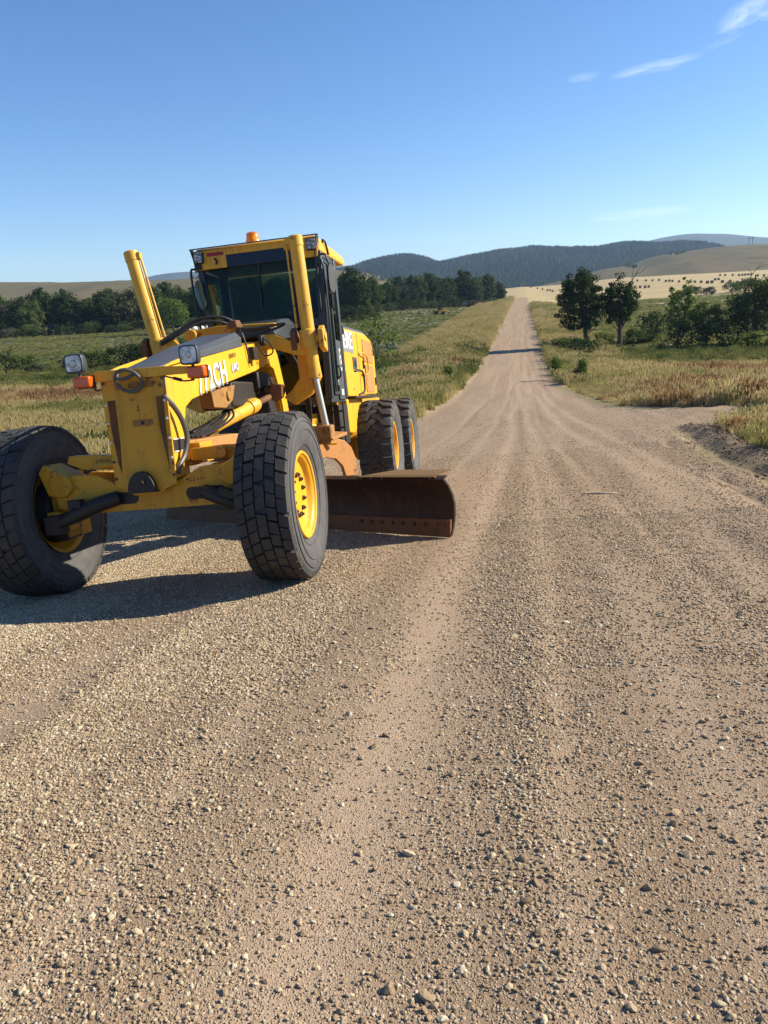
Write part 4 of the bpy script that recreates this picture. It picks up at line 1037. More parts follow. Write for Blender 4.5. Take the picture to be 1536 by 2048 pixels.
# ------------------------------------------------------------------ things in the fields
def straw_mat():
    t = NT('baled_straw'); n = t.noise(3, 5, .7)
    return t.fin(t.mix(n, (0.12, 0.085, 0.045), (0.22, 0.165, 0.085)), 0.95, 0, t.bump(n, .6, .05), .1)
SMt = straw_mat()
mb = MB(); rings = []
for x, r_ in ((-0.75, 0.72), (-0.72, 0.80), (-0.35, 0.85), (0.35, 0.85), (0.72, 0.80), (0.75, 0.72)):
    rings.append([(x, r_ * math.cos(2 * PI * k / 18), 0.82 + r_ * math.sin(2 * PI * k / 18)) for k in range(18)])
mb.loft(rings); bale_me = mb.mesh('straw_bale', SMt)
bales = [(8.58, 879.4), (14.57, 828.3), (18.26, 774.0), (21.4, 723.2), (23.95, 673.0), (94.3, 697.7), (97.55, 673.0), (100.93, 662.4), (105.42, 659.7), (103.03, 614.0), (105.87, 604.3), (107.29, 587.6), (108.62, 560.1), (111.51, 555.7), (112.98, 544.7), (102.12, 475.6), (74.22, 560.1), (75.32, 544.7), (77.21, 536.1), (159.22, 697.7), (161.8, 692.1), (165.55, 683.9), (166.43, 667.7), (174.26, 681.1), (172.44, 657.1), (165.55, 614.0), (167.22, 604.3), (131.52, 590.0), (108.76, 469.9), (111.33, 464.3), (108.09, 435.6)]
rb = random.Random(21)
for (x, y) in bales:
    for k in range(rb.choice((1, 1, 2))):
        o = mobj('straw_bale', bale_me, None, (x + 2.1 * k, y + rb.uniform(-.5, .5) - k * 1.2, 0)); o.location.z = gz1(o.location.x, o.location.y) - 0.05
        o.rotation_euler.z = rb.uniform(-.15, .15); o.scale = (1.0, 1.0, 1.0)
        row = 'in the slanting row beside the road crest' if x < 30 else 'at the foot of the grass hill' if y > 640 else 'in the middle rows of the straw field' if y > 500 else 'at the near edge of the straw field'
        tag(o, 'dark round straw bale ' + row, 'bale', 'straw bales ' + row)
# white wrapped bales by the creek field
mb = MB(); rings = []
for x, r_ in ((-0.62, 0.40), (-0.60, 0.56), (-0.4, 0.63), (0.4, 0.63), (0.60, 0.56), (0.62, 0.40)):
    rings.append([(x, r_ * math.cos(2 * PI * k / 18), 0.62 + r_ * math.sin(2 * PI * k / 18)) for k in range(18)])
mb.loft(rings); wb_me = mb.mesh('wrapped_bale', plain('white_bale_wrap', (0.62, 0.58, 0.50), 0.5, 0.12, 3))
for k in range(9):
    x, y = -91.0 + 1.28 * k, 201 + 1.6 * k
    o = mobj('wrapped_bale', wb_me, None, (x, y, gz1(x, y))); o.rotation_euler.z = 0.9
    tag(o, 'white wrapped bale in the row across the green field', 'bale', 'white wrapped bales in one row')
# power poles on the hill
def pole_pair(x, y, z):
    g = empty('power_pole', (x, y, z)); tag(g, 'twin legged wooden power pole on the right hand hill', 'power pole', 'power poles on the hill')
    for sx in (-2.2, 2.2):
        m = MB(); m.tube([(sx, 0, -2), (sx, 0, 15.5)], [0.42, 0.30], 8); m.build('leg', M['grey'], g, loc=(sx, 0, 0))
    m = MB(); m.bb(-4.2, 4.2, -.25, .25, 12.4, 13.0); m.build('crossarm', M['grey'], g)
for tx, zz, yy in ((0.2027, 0.0445, 1250), (0.2597, 0.0447, 1250)):
    pole_pair(tx * yy, yy, zz * yy + CAMZ)
# small yellow machine parked at the field edge
def yellow_loader(x, y, rz):
    g = empty('parked_loader', (x, y, gz1(x, y)), rz); tag(g, 'small yellow loader parked at the corner of the mown field', 'loader')
    b = MB(); b.prism([(-2.1, -0.6, 0.7), (-2.1, -0.6, 1.5), (-0.2, -0.6, 1.6), (1.7, -0.6, 1.3), (1.9, -0.6, 0.7)], (0, 1.2, 0)); b.build('body', M['yellow'], g, 0.05)
    b = MB(); b.bb(-0.7, 0.6, -0.55, 0.55, 1.6, 2.6); b.bb(-0.8, 0.7, -0.65, 0.65, 2.6, 2.75); b.build('cab', M['cab'], g, 0.03)
    b = MB(); b.tube([(0.8, 0, 1.3), (2.2, 0, 1.9), (3.0, 0, 0.8)], 0.13, 8); b.prism([(2.7, -0.9, 0.2), (3.5, -0.9, 0.1), (3.0, -0.9, 1.0)], (0, 1.8, 0)); b.build('loader_arm', M['yellow'], g)
    b = MB(); b.tube([(-2.0, 0, 1.4), (-3.2, 0, 2.4), (-3.6, 0, 0.9)], 0.12, 8); b.build('rear_arm', M['dark'], g)
    for wx, wr in ((-1.3, 0.75), (1.2, 0.55)):
        for s_ in (-1, 1):
            b = MB(); b.cyl((wx, s_ * 0.62, wr), (wx, s_ * 0.98, wr), wr, n=20); b.cyl((wx, s_ * 0.97, wr), (wx, s_ * 1.0, wr), wr * .45, n=14); b.build('wheel', M['tyre'], g)
yellow_loader(-28.0, 270, 0.25)
g = empty('stock_trailer', (-23.9, 352, gz1(-23.9, 352)), 0.2); tag(g, 'small white farm trailer half hidden below the creek trees', 'trailer')
b = MB(); b.prism([(-2.6, -1, 0.5), (-2.6, -1, 1.9), (-1.0, -1, 2.1), (0.2, -1, 1.2), (0.6, -1, 0.5)], (0, 2, 0)); b.build('body', M['white'], g, 0.06)
b = MB(); b.prism([(0.9, -.9, 0.6), (1.0, -.9, 1.5), (2.4, -.9, 1.2), (2.6, -.9, 0.6)], (0, 1.8, 0)); b.build('front_box', M['white'], g, 0.06)
for wx in (-1.6, 1.8):
    b = MB(); b.cyl((wx, -1.05, 0.4), (wx, 1.05, 0.4), 0.4, n=16); b.build('wheel', M['tyre'], g)
# pale splinter of wood on the gravel
mb = MB(); mb.tube(catmull([(-0.20, 0, 0.012), (-0.08, 0.01, 0.016), (0.07, -0.004, 0.015), (0.20, 0.008, 0.010)], 4), [0.006] + [0.014] * 11 + [0.005], 7)
o = tag(mb.build('wood_splinter', plain('pale_split_wood', (0.60, 0.48, 0.32), 0.8, 0.1, 20), None, loc=(0, 0, 0)), 'pale splinter of wood lying on the gravel road', 'stick'); o.location = (0.87, 9.0, gz1(0.87, 9.0) - 0.002)

# ------------------------------------------------------------------ air
hz = NT('haze_air'); hz.t.nodes.remove(hz.b)
pv = hz.n('ShaderNodeVolumePrincipled'); pv.inputs['Color'].default_value = (0.46, 0.68, 1.0, 1); pv.inputs['Density'].default_value = HAZE; pv.inputs['Anisotropy'].default_value = 0.3
hz.l(pv.outputs[0], hz.out.inputs['Volume'])
mb = MB(); mb.bb(-9000, 9000, -300, 17000, -40, 372)
o = tag(mb.build('haze', hz.m, None, 0, 0), 'thin pale summer haze over the whole valley', None, None, 'stuff')

# ------------------------------------------------------------------ the motor grader
# local axes: x to its left-hand side (picture right), y rearwards, z up; origin on the ground under the front axle
def build_grader():
    G = empty('motor_grader')
    GM = [[0.997675, -0.037365, -0.056991], [0.043491, 0.992941, 0.110349], [0.052466, -0.112571, 0.992258]]
    G.matrix_world = Matrix([GM[0] + [-2.719], GM[1] + [5.339], GM[2] + [-2.0268 + CAMZ], [0, 0, 0, 1]])
    tag(G, 'yellow weathered motor grader with a rusty blade parked on the gravel road', 'motor grader')
    rnd = random.Random(5)

    # ---------- wheels
    def arcpt(x, r, a): return Vector((x, r * math.sin(a), r * math.cos(a)))
    def front_meshes():
        t = MB()
        t.lathe_x([(0.150, 0.345), (0.172, 0.375), (0.196, 0.43), (0.212, 0.51), (0.210, 0.575), (0.196, 0.622), (0.178, 0.632), (0.09, 0.637), (0, 0.639),
                   (-0.09, 0.637), (-0.178, 0.632), (-0.196, 0.622), (-0.210, 0.575), (-0.212, 0.51), (-0.196, 0.43), (-0.172, 0.375), (-0.150, 0.345)], 72)
        for rr_, xx in ((0.405, 0.1865), (0.52, 0.2135), (0.585, 0.2095)):
            for s_ in (1, -1):
                t.lathe_x([(s_ * (xx - 0.004), rr_ - 0.006), (s_ * (xx + 0.004), rr_ - 0.002), (s_ * (xx + 0.004), rr_ + 0.002), (s_ * (xx - 0.004), rr_ + 0.006)], 72)
        tyre = t.mesh('front_tyre', M['sidewall'], 40)
        b = MB(); rr = random.Random(2)
        rows = [(-0.196, -0.1195), (-0.1165, -0.0415), (-0.0385, 0.0385), (0.0415, 0.1165), (0.1195, 0.196)]
        N = 40
        for ri, (xa, xb) in enumerate(rows):
            for k in range(N):
                off = (0.0, 0.42, 0.9, 0.3, 0.75)[ri] + rr.uniform(-0.06, 0.06)
                a0 = (k + off + 0.045) / N * 2 * PI; a1 = (k + off + 0.955) / N * 2 * PI; am = (a0 + a1) / 2
                sk = rr.uniform(0.12, 0.30) / N * 2 * PI * (1 if ri in (0, 1) else -1 if ri in (3, 4) else rr.choice((-.5, .5)))
                h = 0.670 + rr.uniform(-0.002, 0.0015)
                edge_a = ri == 0; edge_b = ri == 4
                ha = h - (0.012 if edge_a else 0); hb = h - (0.012 if edge_b else 0)
                inn = 0.632 if not (edge_a or edge_b) else 0.616
                xa2 = xa - (0.008 if edge_a else 0); xb2 = xb + (0.008 if edge_b else 0)
                w = 0.004
                ring0 = [arcpt(xa2, inn, a0), arcpt(xb2, inn, a0 + sk), arcpt(xb2, inn, am + sk * 1.3), arcpt(xb2, inn, a1 + sk), arcpt(xa2, inn, a1), arcpt(xa2, inn, am - sk * .3)]
                ring1 = [arcpt(xa + w, ha, a0 + .005), arcpt(xb - w, hb, a0 + sk + .005), arcpt(xb - w, hb, am + sk * 1.3), arcpt(xb - w, hb, a1 + sk - .005), arcpt(xa + w, ha, a1 - .005), arcpt(xa + w, ha, am - sk * .3)]
                b.loft([ring0, ring1])
        tread = b.mesh('front_tread', M['tyre'], 20)
        r = MB()
        r.lathe_x([(0.150, 0.343), (0.166, 0.352), (0.176, 0.345), (0.172, 0.328), (0.160, 0.322), (0.152, 0.308), (0.138, 0.298), (0.122, 0.292), (0.106, 0.278), (0.100, 0.255), (0.100, 0.02)], 56)
        r.lathe_x([(0.100, 0.02), (0.098, 0.0001)], 24)
        r.lathe_x([(0.03, 0.262), (-0.10, 0.300), (-0.155, 0.325), (-0.172, 0.352), (-0.160, 0.343)], 56)
        rim = r.mesh('front_rim', M['yellow'], 30)
        h = MB()
        h.lathe_x([(0.03, 0.25), (0.03, 0.001)], 40)
        h.lathe_x([(0.100, 0.128), (0.108, 0.124), (0.110, 0.10), (0.110, 0.0005)], 36)
        h.lathe_x([(0.03, 0.21), (-0.05, 0.20), (-0.07, 0.15), (-0.14, 0.13), (-0.14, 0.001)], 32)
        hub = h.mesh('front_hub', M['yellow'], 30)
        n = MB(); n.cyl((-0.008, 0, 0), (0.020, 0, 0), 0.021, 0.019, 6); n.cyl((0.020, 0, 0), (0.032, 0, 0), 0.011, n=8)
        nut = n.mesh('lug_nut', M['nut'], 30)
        return tyre, tread, rim, hub, nut
    fm = front_meshes()
    def rear_meshes():
        t = MB()
        t.lathe_x([(0.150, 0.345), (0.170, 0.372), (0.200, 0.43), (0.222, 0.52), (0.218, 0.585), (0.200, 0.622), (0.16, 0.634), (0, 0.642),
                   (-0.16, 0.634), (-0.200, 0.622), (-0.218, 0.585), (-0.222, 0.52), (-0.200, 0.43), (-0.170, 0.372), (-0.150, 0.345)], 72)
        tyre = t.mesh('rear_tyre', M['sidewall'], 40)
        b = MB(); N = 23
        for s in (1, -1):
            for k in range(N):
                a = (k + (0.5 if s < 0 else 0)) / N * 2 * PI
                p = 2 * PI / N
                path = [(-0.035, 0.664, 0.46), (0.05, 0.673, 0.22), (0.10, 0.675, -0.28), (0.155, 0.672, -0.34), (0.205, 0.655, -0.30), (0.222, 0.60, -0.26)]
                rings = []
                for i, (x, h, da) in enumerate(path):
                    wd = (0.24, 0.27, 0.29, 0.30, 0.30, 0.25)[i] * p
                    am = a + da * p
                    inn = min(h - 0.02, 0.622 if i < 4 else 0.60 if i == 4 else 0.56)
                    rings.append([arcpt(s * x, inn, am - wd * 1.12), arcpt(s * x, h, am - wd * .85), arcpt(s * x, h, am + wd * .85), arcpt(s * x, inn, am + wd * 1.12)])
                b.loft(rings)
        tread = b.mesh('rear_tread', M['tyre'], 25)
        r = MB()
        r.lathe_x([(0.150, 0.343), (0.166, 0.352), (0.176, 0.345), (0.172, 0.325), (0.158, 0.318), (0.12, 0.302), (0.02, 0.292), (-0.06, 0.285), (-0.085, 0.26), (-0.09, 0.15)], 56)
        r.lathe_x([(-0.12, 0.29), (-0.155, 0.325), (-0.172, 0.352), (-0.160, 0.343)], 56)
        rim = r.mesh('rear_rim', M['yellow'], 30)
        h = MB(); h.lathe_x([(-0.09, 0.16), (-0.05, 0.15), (-0.04, 0.12), (-0.04, 0.001)], 36)
        h.lathe_x([(-0.09, 0.16), (-0.16, 0.15), (-0.16, 0.001)], 24)
        hub = h.mesh('rear_hub', M['yellow_worn'], 30)
        n = MB(); n.cyl((-0.008, 0, 0), (0.028, 0, 0), 0.019, 0.018, 6)
        return tyre, tread, rim, hub, n.mesh('wheel_bolt', M['nut'], 30)
    rm = rear_meshes()
    def wheel(name, ms, x, y, z, flip, spin, lean, nn, nr, nx):
        w = mobj(name, ms[3], G, (x, y, z))
        w.rotation_euler = Matrix.Rotation(lean, 3, 'Y').to_4x4().to_3x3().to_euler() if not flip else (Matrix.Rotation(lean, 3, 'Y') @ Matrix.Rotation(PI, 3, 'Z')).to_euler()
        ty = mobj('tyre', ms[0], w); ty.rotation_euler.x = spin
        tr = mobj('tread', ms[1], w); tr.rotation_euler.x = spin
        mobj('rim', ms[2], w)
        for k in range(nn):
            a = 2 * PI * (k + 0.5) / nn
            q = mobj('lug_nut', ms[4], w, (nx, nr * math.sin(a), nr * math.cos(a)))
        return w
    wheel('front_wheel', fm, 0.968, 0.0, 0.640, False, 0.03, 0.0, 12, 0.165, 0.101).scale = (0.96, 0.948, 0.948)
    wheel('front_wheel', fm, -1.035, 0.0, 0.664, True, 0.08, R(-2.5), 12, 0.165, 0.101)
    for (x, y, f, sp) in ((0.935, 5.42, False, 0.1), (1.015, 6.96, False, 0.25), (-1.12, 5.50, True, 0.0), (-1.04, 7.04, True, 0.2)):
        wheel('rear_wheel', rm, x, y, 0.655, f, sp, 0.0, 8, 0.125, -0.045).scale.x = 1.12

    # ---------- front axle and steering
    A = MB()
    poly = [(-0.70, 0.70), (-0.46, 0.648), (0.50, 0.648), (0.72, 0.69), (0.77, 0.86), (0.62, 0.945), (0.44, 0.935), (0.28, 0.85), (-0.22, 0.85), (-0.36, 0.93), (-0.56, 0.945), (-0.72, 0.86)]
    A.prism([(x, -0.30, z) for x, z in poly], (0, 0.035, 0))
    A.prism([(x, -0.02, z) for x, z in poly], (0, 0.035, 0))
    A.bb(-0.68, 0.70, -0.27, -0.015, 0.69, 0.72)
    A.bb(-0.20, 0.27, -0.27, -0.015, 0.76, 0.845)
    axle = A.build('front_axle', M['yellow_worn'], G, 0.006)
    for (x0, x1, zc) in ((-0.30, -0.10, 0.745), (0.36, 0.58, 0.745)):
        s = MB(); n = 10; pl = []
        for k in range(n + 1): a = -PI / 2 + PI * k / n; pl.append((x1 + 0.045 * math.cos(a), -0.303, zc + 0.045 * math.sin(a)))
        for k in range(n + 1): a = PI / 2 + PI * k / n; pl.append((x0 + 0.045 * math.cos(a), -0.303, zc + 0.045 * math.sin(a)))
        s.prism(pl, (0, 0.002, 0)); o = s.build('slot_opening', M['dark'], axle, loc=(0, 0, 0)); o.location = -axle.location
    for (x0_, z0_, n_) in ((0.335, 0.835, 6), (-0.13, 0.815, 4)):
        q = MB(); rq = random.Random(int(x0_ * 100) + 60)
        for k in range(n_):
            xx = x0_ + 0.026 * k; zz = z0_ + rq.uniform(-.006, .006); h_ = rq.uniform(0.010, 0.026)
            q.prism([(xx, -0.3025, zz), (xx + 0.006, -0.3025, zz), (xx + 0.006 + rq.uniform(-.010, .010), -0.3025, zz + h_), (xx + rq.uniform(-.010, .010), -0.3025, zz + h_)], (0, 0.002, 0))
        o = q.build('paint_mark', M['letter_dark'], axle, loc=(0, 0, 0)); o.location = -axle.location
    def steer(pts, r):
        s = MB(); s.tube(pts, r, 14); return s
    s = steer([(-0.20, -0.31, 0.755), (-0.34, -0.37, 0.72), (-0.50, -0.40, 0.66), (-0.68, -0.38, 0.60)], [0.052, 0.058, 0.058, 0.045]); s.box((-0.70, -0.36, 0.59), (0.12, 0.14, 0.14)); s.box((-0.50, -0.40, 0.74), (0.10, 0.08, 0.06))
    s.build('steering_cylinder', M['dark'], G, 0.006)
    s = steer([(0.46, -0.31, 0.755), (0.56, -0.36, 0.72), (0.68, -0.36, 0.66), (0.80, -0.30, 0.60)], [0.052, 0.055, 0.05, 0.04]); s.box((0.66, -0.38, 0.735), (0.12, 0.07, 0.06), Matrix.Rotation(R(20), 3, 'Y'))
    s.build('steering_cylinder', M['dark'], G, 0.006)
    for sx, cx in ((-1, -0.62), (1, 0.66)):
        k = MB()
        k.prism([(cx + sx * -0.05, -0.34, 0.93), (cx + sx * 0.14, -0.34, 1.04), (cx + sx * 0.20, -0.32, 0.98), (cx + sx * 0.14, -0.32, 0.80), (cx + sx * 0.0, -0.34, 0.78), (cx - sx * 0.08, -0.34, 0.85)], (0, 0.26, 0))
        k.bb(cx + sx * 0.10, cx + sx * 0.20, -0.20, 0.16, 0.45, 0.96)
        k.cyl((cx + sx * 0.12, 0, 0.668), (cx + sx * 0.28, 0, 0.668), 0.15, 0.13, 20)
        k.box((cx + sx * 0.12, -0.20, 0.60), (0.10, 0.26, 0.16))
        k.build('steering_knuckle', M['yellow_worn'], G, 0.012)
        k = MB(); k.tube([(cx + sx * 0.19, 0, 0.664), (cx + sx * 0.21, 0, 0.664), (cx + sx * 0.33, 0, 0.664)], [0.20, 0.245, 0.262], 28); k.box((cx + sx * 0.15, -0.10, 0.52), (0.10, 0.22, 0.16)); k.build('dark_fill_drum', M['dark'], G, 0.012)  # dark drum added to stand for the wheel's shaded, greasy inside
    t = MB(); t.prism([(-0.20, -0.24, 0.955), (-0.50, -0.24, 0.975), (-0.62, -0.24, 1.03), (-0.60, -0.24, 1.085), (-0.34, -0.24, 1.075), (-0.20, -0.24, 1.05)], (0, 0.12, 0))
    t.cyl((-0.36, -0.26, 1.0), (-0.16, -0.26, 1.0), 0.028)
    t.build('wheel_lean_bar', M['yellow_worn'], G, 0.006)
    t = MB(); t.prism([(0.30, -0.10, 0.97), (0.62, -0.10, 0.97), (0.74, -0.10, 1.0), (0.74, -0.10, 1.06), (0.55, -0.10, 1.07), (0.30, -0.10, 1.06)], (0, 0.10, 0))
    t.cyl((0.56, -0.12, 1.02), (0.56, -0.16, 1.02), 0.045); t.build('wheel_lean_bar', M['yellow_worn'], G, 0.006)

    # ---------- gooseneck frame
    fb = MB()
    XL, XR = -0.17, 0.265
    side = [(-0.36, 0.86), (-0.36, 1.645), (-0.05, 1.690), (0.55, 1.775), (1.57, 1.920), (2.30, 2.02), (2.62, 2.02), (2.76, 1.90), (2.92, 1.55), (3.04, 1.10), (3.06, 0.85),
            (2.88, 0.85), (2.84, 1.10), (2.71, 1.52), (2.56, 1.74), (2.35, 1.785), (1.87, 1.695), (0.90, 1.555), (0.16, 1.430), (0.02, 1.375), (-0.03, 1.28), (-0.05, 1.0), (-0.05, 0.86)]
    # side plates and webs as a hollow box
    fb.prism([(XR, y, z) for y, z in side], (-0.025, 0, 0))
    fb.prism([(XL, y, z) for y, z in side], (0.025, 0, 0))
    for i in (1, 2, 3, 4, 5, 6, 7, 8, 12, 13, 14, 15, 16, 17, 18, 19, 20):
        (ya, za), (yb, zb) = side[i], side[i + 1]
        d = Vector((0, yb - ya, zb - za)); nrm = Vector((0, -d.z, d.y)).normalized() * 0.02
        if i < 10: nrm = -nrm if nrm.z > 0 else nrm
        else: nrm = nrm if nrm.z > 0 else -nrm
        fb.prism([(XL + 0.026, ya, za), (XR - 0.026, ya, za), (XR - 0.026, yb, zb), (XL + 0.026, yb, zb)], tuple(nrm))
    frame = fb.build('gooseneck_frame', M['yellow'], G, 0.007)
    FO = frame.location.copy()
    def fsub(mb, name, mat, bev=0.0, ang=35):
        o = mb.build(name, mat, frame, bev, ang, loc=(0, 0, 0)); o.location = -FO
        return o
    p = MB()
    p.prism([(-0.185, -0.375, 0.84), (-0.195, -0.375, 1.662), (0.30, -0.375, 1.645), (0.285, -0.375, 0.83), (0.20, -0.375, 0.80), (0.15, -0.375, 0.765), (-0.05, -0.375, 0.765), (-0.10, -0.375, 0.81)], (0, 0.018, 0))
    fp = fsub(p, 'front_plate', M['yellow_worn'], 0.004)
    q = MB()
    for k in range(15):
        pass
    hp = [(0.035 + 0.105 * math.cos(PI * k / 12) * 1.0, -0.43, 0.795 + 0.145 * math.sin(PI * k / 12)) for k in range(13)]
    q.prism([(0.165, -0.43, 0.785)] + hp + [(-0.095, -0.43, 0.785)], (0, 0.05, 0))
    q.cyl((0.05, -0.455, 0.86), (0.05, -0.42, 0.86), 0.018, n=10)
    fsub(q, 'pivot_cover', M['dark'], 0.02)
    def plate_x(z): return -0.19 + 0.0, 0.30 - (1.645 - z) * 0.018
    for z in (1.585, 1.43, 1.30, 1.16, 1.02, 0.895):
        for sx in (0, 1):
            xx = (-0.17, 0.274)[sx]
            c = MB(); c.cyl((xx, -0.385, z), (xx, -0.372, z), 0.010, n=8)
            fsub(c, 'plate_bolt', M['bright'] if (sx == 1 and 1.0 < z < 1.5) or (sx == 0 and 1.1 < z < 1.5) else M['nut'])
    for sx in (0, 1):
        w = MB(); x0 = (-0.155, 0.212)[sx]
        w.prism([(x0, -0.376, 1.46), (x0 + 0.055, -0.376, 1.46), (x0 + 0.052 - 0.01 * sx, -0.376, 1.15), (x0 + 0.035, -0.376, 0.93), (x0 + 0.02 + 0.01 * sx, -0.376, 1.0), (x0 + 0.0, -0.376, 1.25)], (0, -0.003, 0))
        fsub(w, 'rusted_slot', M['rust_slot'])
    for (xc, zc, hw) in ((0.115, 1.555, 0.075), (0.09, 1.285, 0.055)):
        w = MB(); pl = []
        for k in range(9): a = -PI / 2 + PI * k / 8; pl.append((xc + hw + 0.024 * math.cos(a), -0.376, zc + 0.024 * math.sin(a)))
        for k in range(9): a = PI / 2 + PI * k / 8; pl.append((xc - hw + 0.024 * math.cos(a), -0.376, zc + 0.024 * math.sin(a)))
        w.prism(pl, (0, -0.003, 0)); fsub(w, 'worn_slot', M['rust_yellow'])
        w = MB(); w.cyl((xc + 0.0, -0.383, zc), (xc + 0.0, -0.374, zc), 0.014, n=10); fsub(w, 'slot_bolt', M['dark'])
    for z in (1.40, 1.375):
        w = MB(); w.cyl((0.07, -0.379, z), (0.07, -0.374, z), 0.006, n=8); fsub(w, 'drilled_hole', M['dark'])
    # open pocket low in the side plate
    w = MB(); w.bb(0.263, 0.267, -0.30, -0.10, 1.055, 1.145); fsub(w, 'side_pocket', M['dark'])
    w = MB()
    for a, b in (((-0.30, 1.145), (-0.10, 1.145)), ((-0.10, 1.145), (-0.10, 1.055)), ((-0.10, 1.055), (-0.30, 1.055))):
        w.tube([(0.268, a[0], a[1]), (0.268, b[0], b[1])], 0.006, 6)
    fsub(w, 'pocket_rim', M['bright'])
    # grey cover riding on the frame
    cv = MB(); rings = []
    for (y, z0, h, a, b) in ((-0.28, 1.655, 0.012, -0.10, 0.165), (0.10, 1.712, 0.045, -0.13, 0.215), (0.62, 1.790, 0.085, -0.165, 0.262), (1.45, 1.905, 0.130, -0.165, 0.262), (1.56, 1.920, 0.135, -0.165, 0.262)):
        rings.append([(a, y, z0), (a, y, z0 + h * 0.6), (a + 0.05, y, z0 + h), (b - 0.05, y, z0 + h), (b, y, z0 + h * 0.6), (b, y, z0)])
    cv.loft(rings)
    fsub(cv, 'hood_cover', M['grey'], 0.008)
    for sx in (0, 1):
        w = MB(); x0 = (-0.17, 0.235)[sx]; sg = 1 if sx else -1
        w.prism([(x0, -0.34, 1.655), (x0, 0.40, 1.768), (x0, 0.40, 1.81), (x0, -0.10, 1.715)], (0.025 * sg, 0, 0))
        fsub(w, 'hood_rail', M['yellow'], 0.004)
    # lettering on the side plate
    def letters(txt, size, org, slope, mat, ext=0.002, parent=None, sx=1.0, off=0.0, depth_x=0.0, italic=0.0, name='lettering'):
        cu = bpy.data.curves.new('lettering', 'FONT'); cu.body = txt; cu.size = size; cu.extrude = ext; cu.offset = off; cu.shear = italic
        cu.resolution_u = 3
        cu.space_character = 1.10 if txt == '772CH' else 1.0
        tmp = bpy.data.objects.new('lettering_curve', cu)
        COL.objects.link(tmp); bpy.context.view_layer.update()
        me = bpy.data.meshes.new_from_object(tmp.evaluated_get(bpy.context.evaluated_depsgraph_get()))
        bpy.data.objects.remove(tmp); bpy.data.curves.remove(cu)
        me.materials.clear(); me.materials.append(mat)
        o = mobj(name, me, parent)
        # text x -> +y (rearwards), text y -> up, text z -> +x (outwards)
        c, s = math.cos(slope), math.sin(slope)
        m = Matrix(((0, 0, 1, org[0] + depth_x), (c * sx, -s, 0, org[1]), (s * sx, c, 0, org[2]), (0, 0, 0, 1)))
        o.matrix_basis = m
        return o
    def fl(o): o.matrix_basis = Matrix.Translation(-FO) @ o.matrix_basis; return o
    sl = math.atan2(0.145, 0.95)
    fl(letters('772CH', 0.262, (XR + 0.0035, 0.315, 1.470), sl, M['letter_grey'], 0.0012, frame, 0.88, 0.014))
    fl(letters('772CH', 0.262, (XR + 0.0065, 0.310, 1.480), sl, M['white'], 0.0012, frame, 0.88, 0.004))
    fl(letters('SERIES II', 0.055, (XR + 0.004, 1.13, 1.785), sl, M['letter_dark'], 0.001, frame, 1.0))
    fl(letters('6WD', 0.10, (XR + 0.004, 1.17, 1.665), sl, M['letter_grey'], 0.001, frame, 0.85, 0.006, italic=0.2))
    fl(letters('6WD', 0.10, (XR + 0.0065, 1.165, 1.669), sl, M['white'], 0.001, frame, 0.85, 0.0, italic=0.2))
    # lamp bar, lamps and turn signals
    lb = MB(); lb.prism([(-0.30, -0.40, 1.60), (-0.30, -0.40, 1.645), (-0.19, -0.40, 1.675), (0.30, -0.40, 1.665), (0.52, -0.40, 1.645), (0.52, -0.40, 1.595), (0.30, -0.40, 1.60)], (0, 0.014, 0))
    lb.build('lamp_bar', M['yellow'], G, 0.003)
    for (xl, zl, xs, zs) in ((-0.300, 1.735, -0.285, 1.605), (0.545, 1.715, 0.565, 1.600)):
        hl = MB(); rr = []
        for (yy, sc) in ((-0.515, 0.97), (-0.505, 1.03), (-0.46, 1.0), (-0.40, 0.62), (-0.37, 0.4)):
            ring = []
            for k in range(24):
                a = 2 * PI * k / 24
                ex = 0.42
                cx = math.copysign(abs(math.cos(a)) ** ex, math.cos(a)); cz = math.copysign(abs(math.sin(a)) ** ex, math.sin(a))
                ring.append((xl + 0.068 * sc * cx, yy, zl + 0.066 * sc * cz))
            rr.append(ring)
        hl.loft(rr); hl.cyl((xl, -0.45, zl - 0.10), (xl, -0.45, zl - 0.05), 0.012, n=8)
        h = hl.build('headlight', M['cab'], G)
        def hs(mb, n, m, bev=0.0):
            o = mb.build(n, m, h, bev, loc=(0, 0, 0)); o.location = -h.location; return o
        c = MB(); rr = []
        for (yy, sc) in ((-0.5165, 0.84), (-0.514, 0.835)):
            ring = []
            for k in range(24):
                a = 2 * PI * k / 24; ex = 0.45
                ring.append((xl + 0.068 * sc * math.copysign(abs(math.cos(a)) ** ex, math.cos(a)), yy, zl + 0.066 * sc * math.copysign(abs(math.sin(a)) ** ex, math.sin(a))))
            rr.append(ring)
        c.loft(rr); hs(c, 'reflector', M['reflector'])
        c = MB(); c.tube([(xl, -0.524, zl), (xl, -0.517, zl)], [0.021, 0.026], 16); hs(c, 'bulb_cap', M['steel'])
        sgn = MB(); sgn.bb(xs - 0.064, xs + 0.064, -0.475, -0.405, zs - 0.040, zs + 0.040)
        t_ = sgn.build('turn_signal', M['amber'], G, 0.012)
        bk = MB(); bk.bb(xs - 0.068, xs + 0.068, -0.408, -0.388, zs - 0.045, zs + 0.045)
        o = bk.build('signal_base', M['black'], t_, 0.004, loc=(0, 0, 0)); o.location = -t_.location
    c = MB(); c.tube(catmull([(0.52, -0.39, 1.55), (0.45, -0.40, 1.548), (0.40, -0.40, 1.565), (0.35, -0.39, 1.58), (0.29, -0.385, 1.60)]), 0.006, 6); c.cyl((0.37, -0.395, 1.575), (0.43, -0.40, 1.555), 0.012, n=8)
    c.build('signal_wire', M['black'], G)
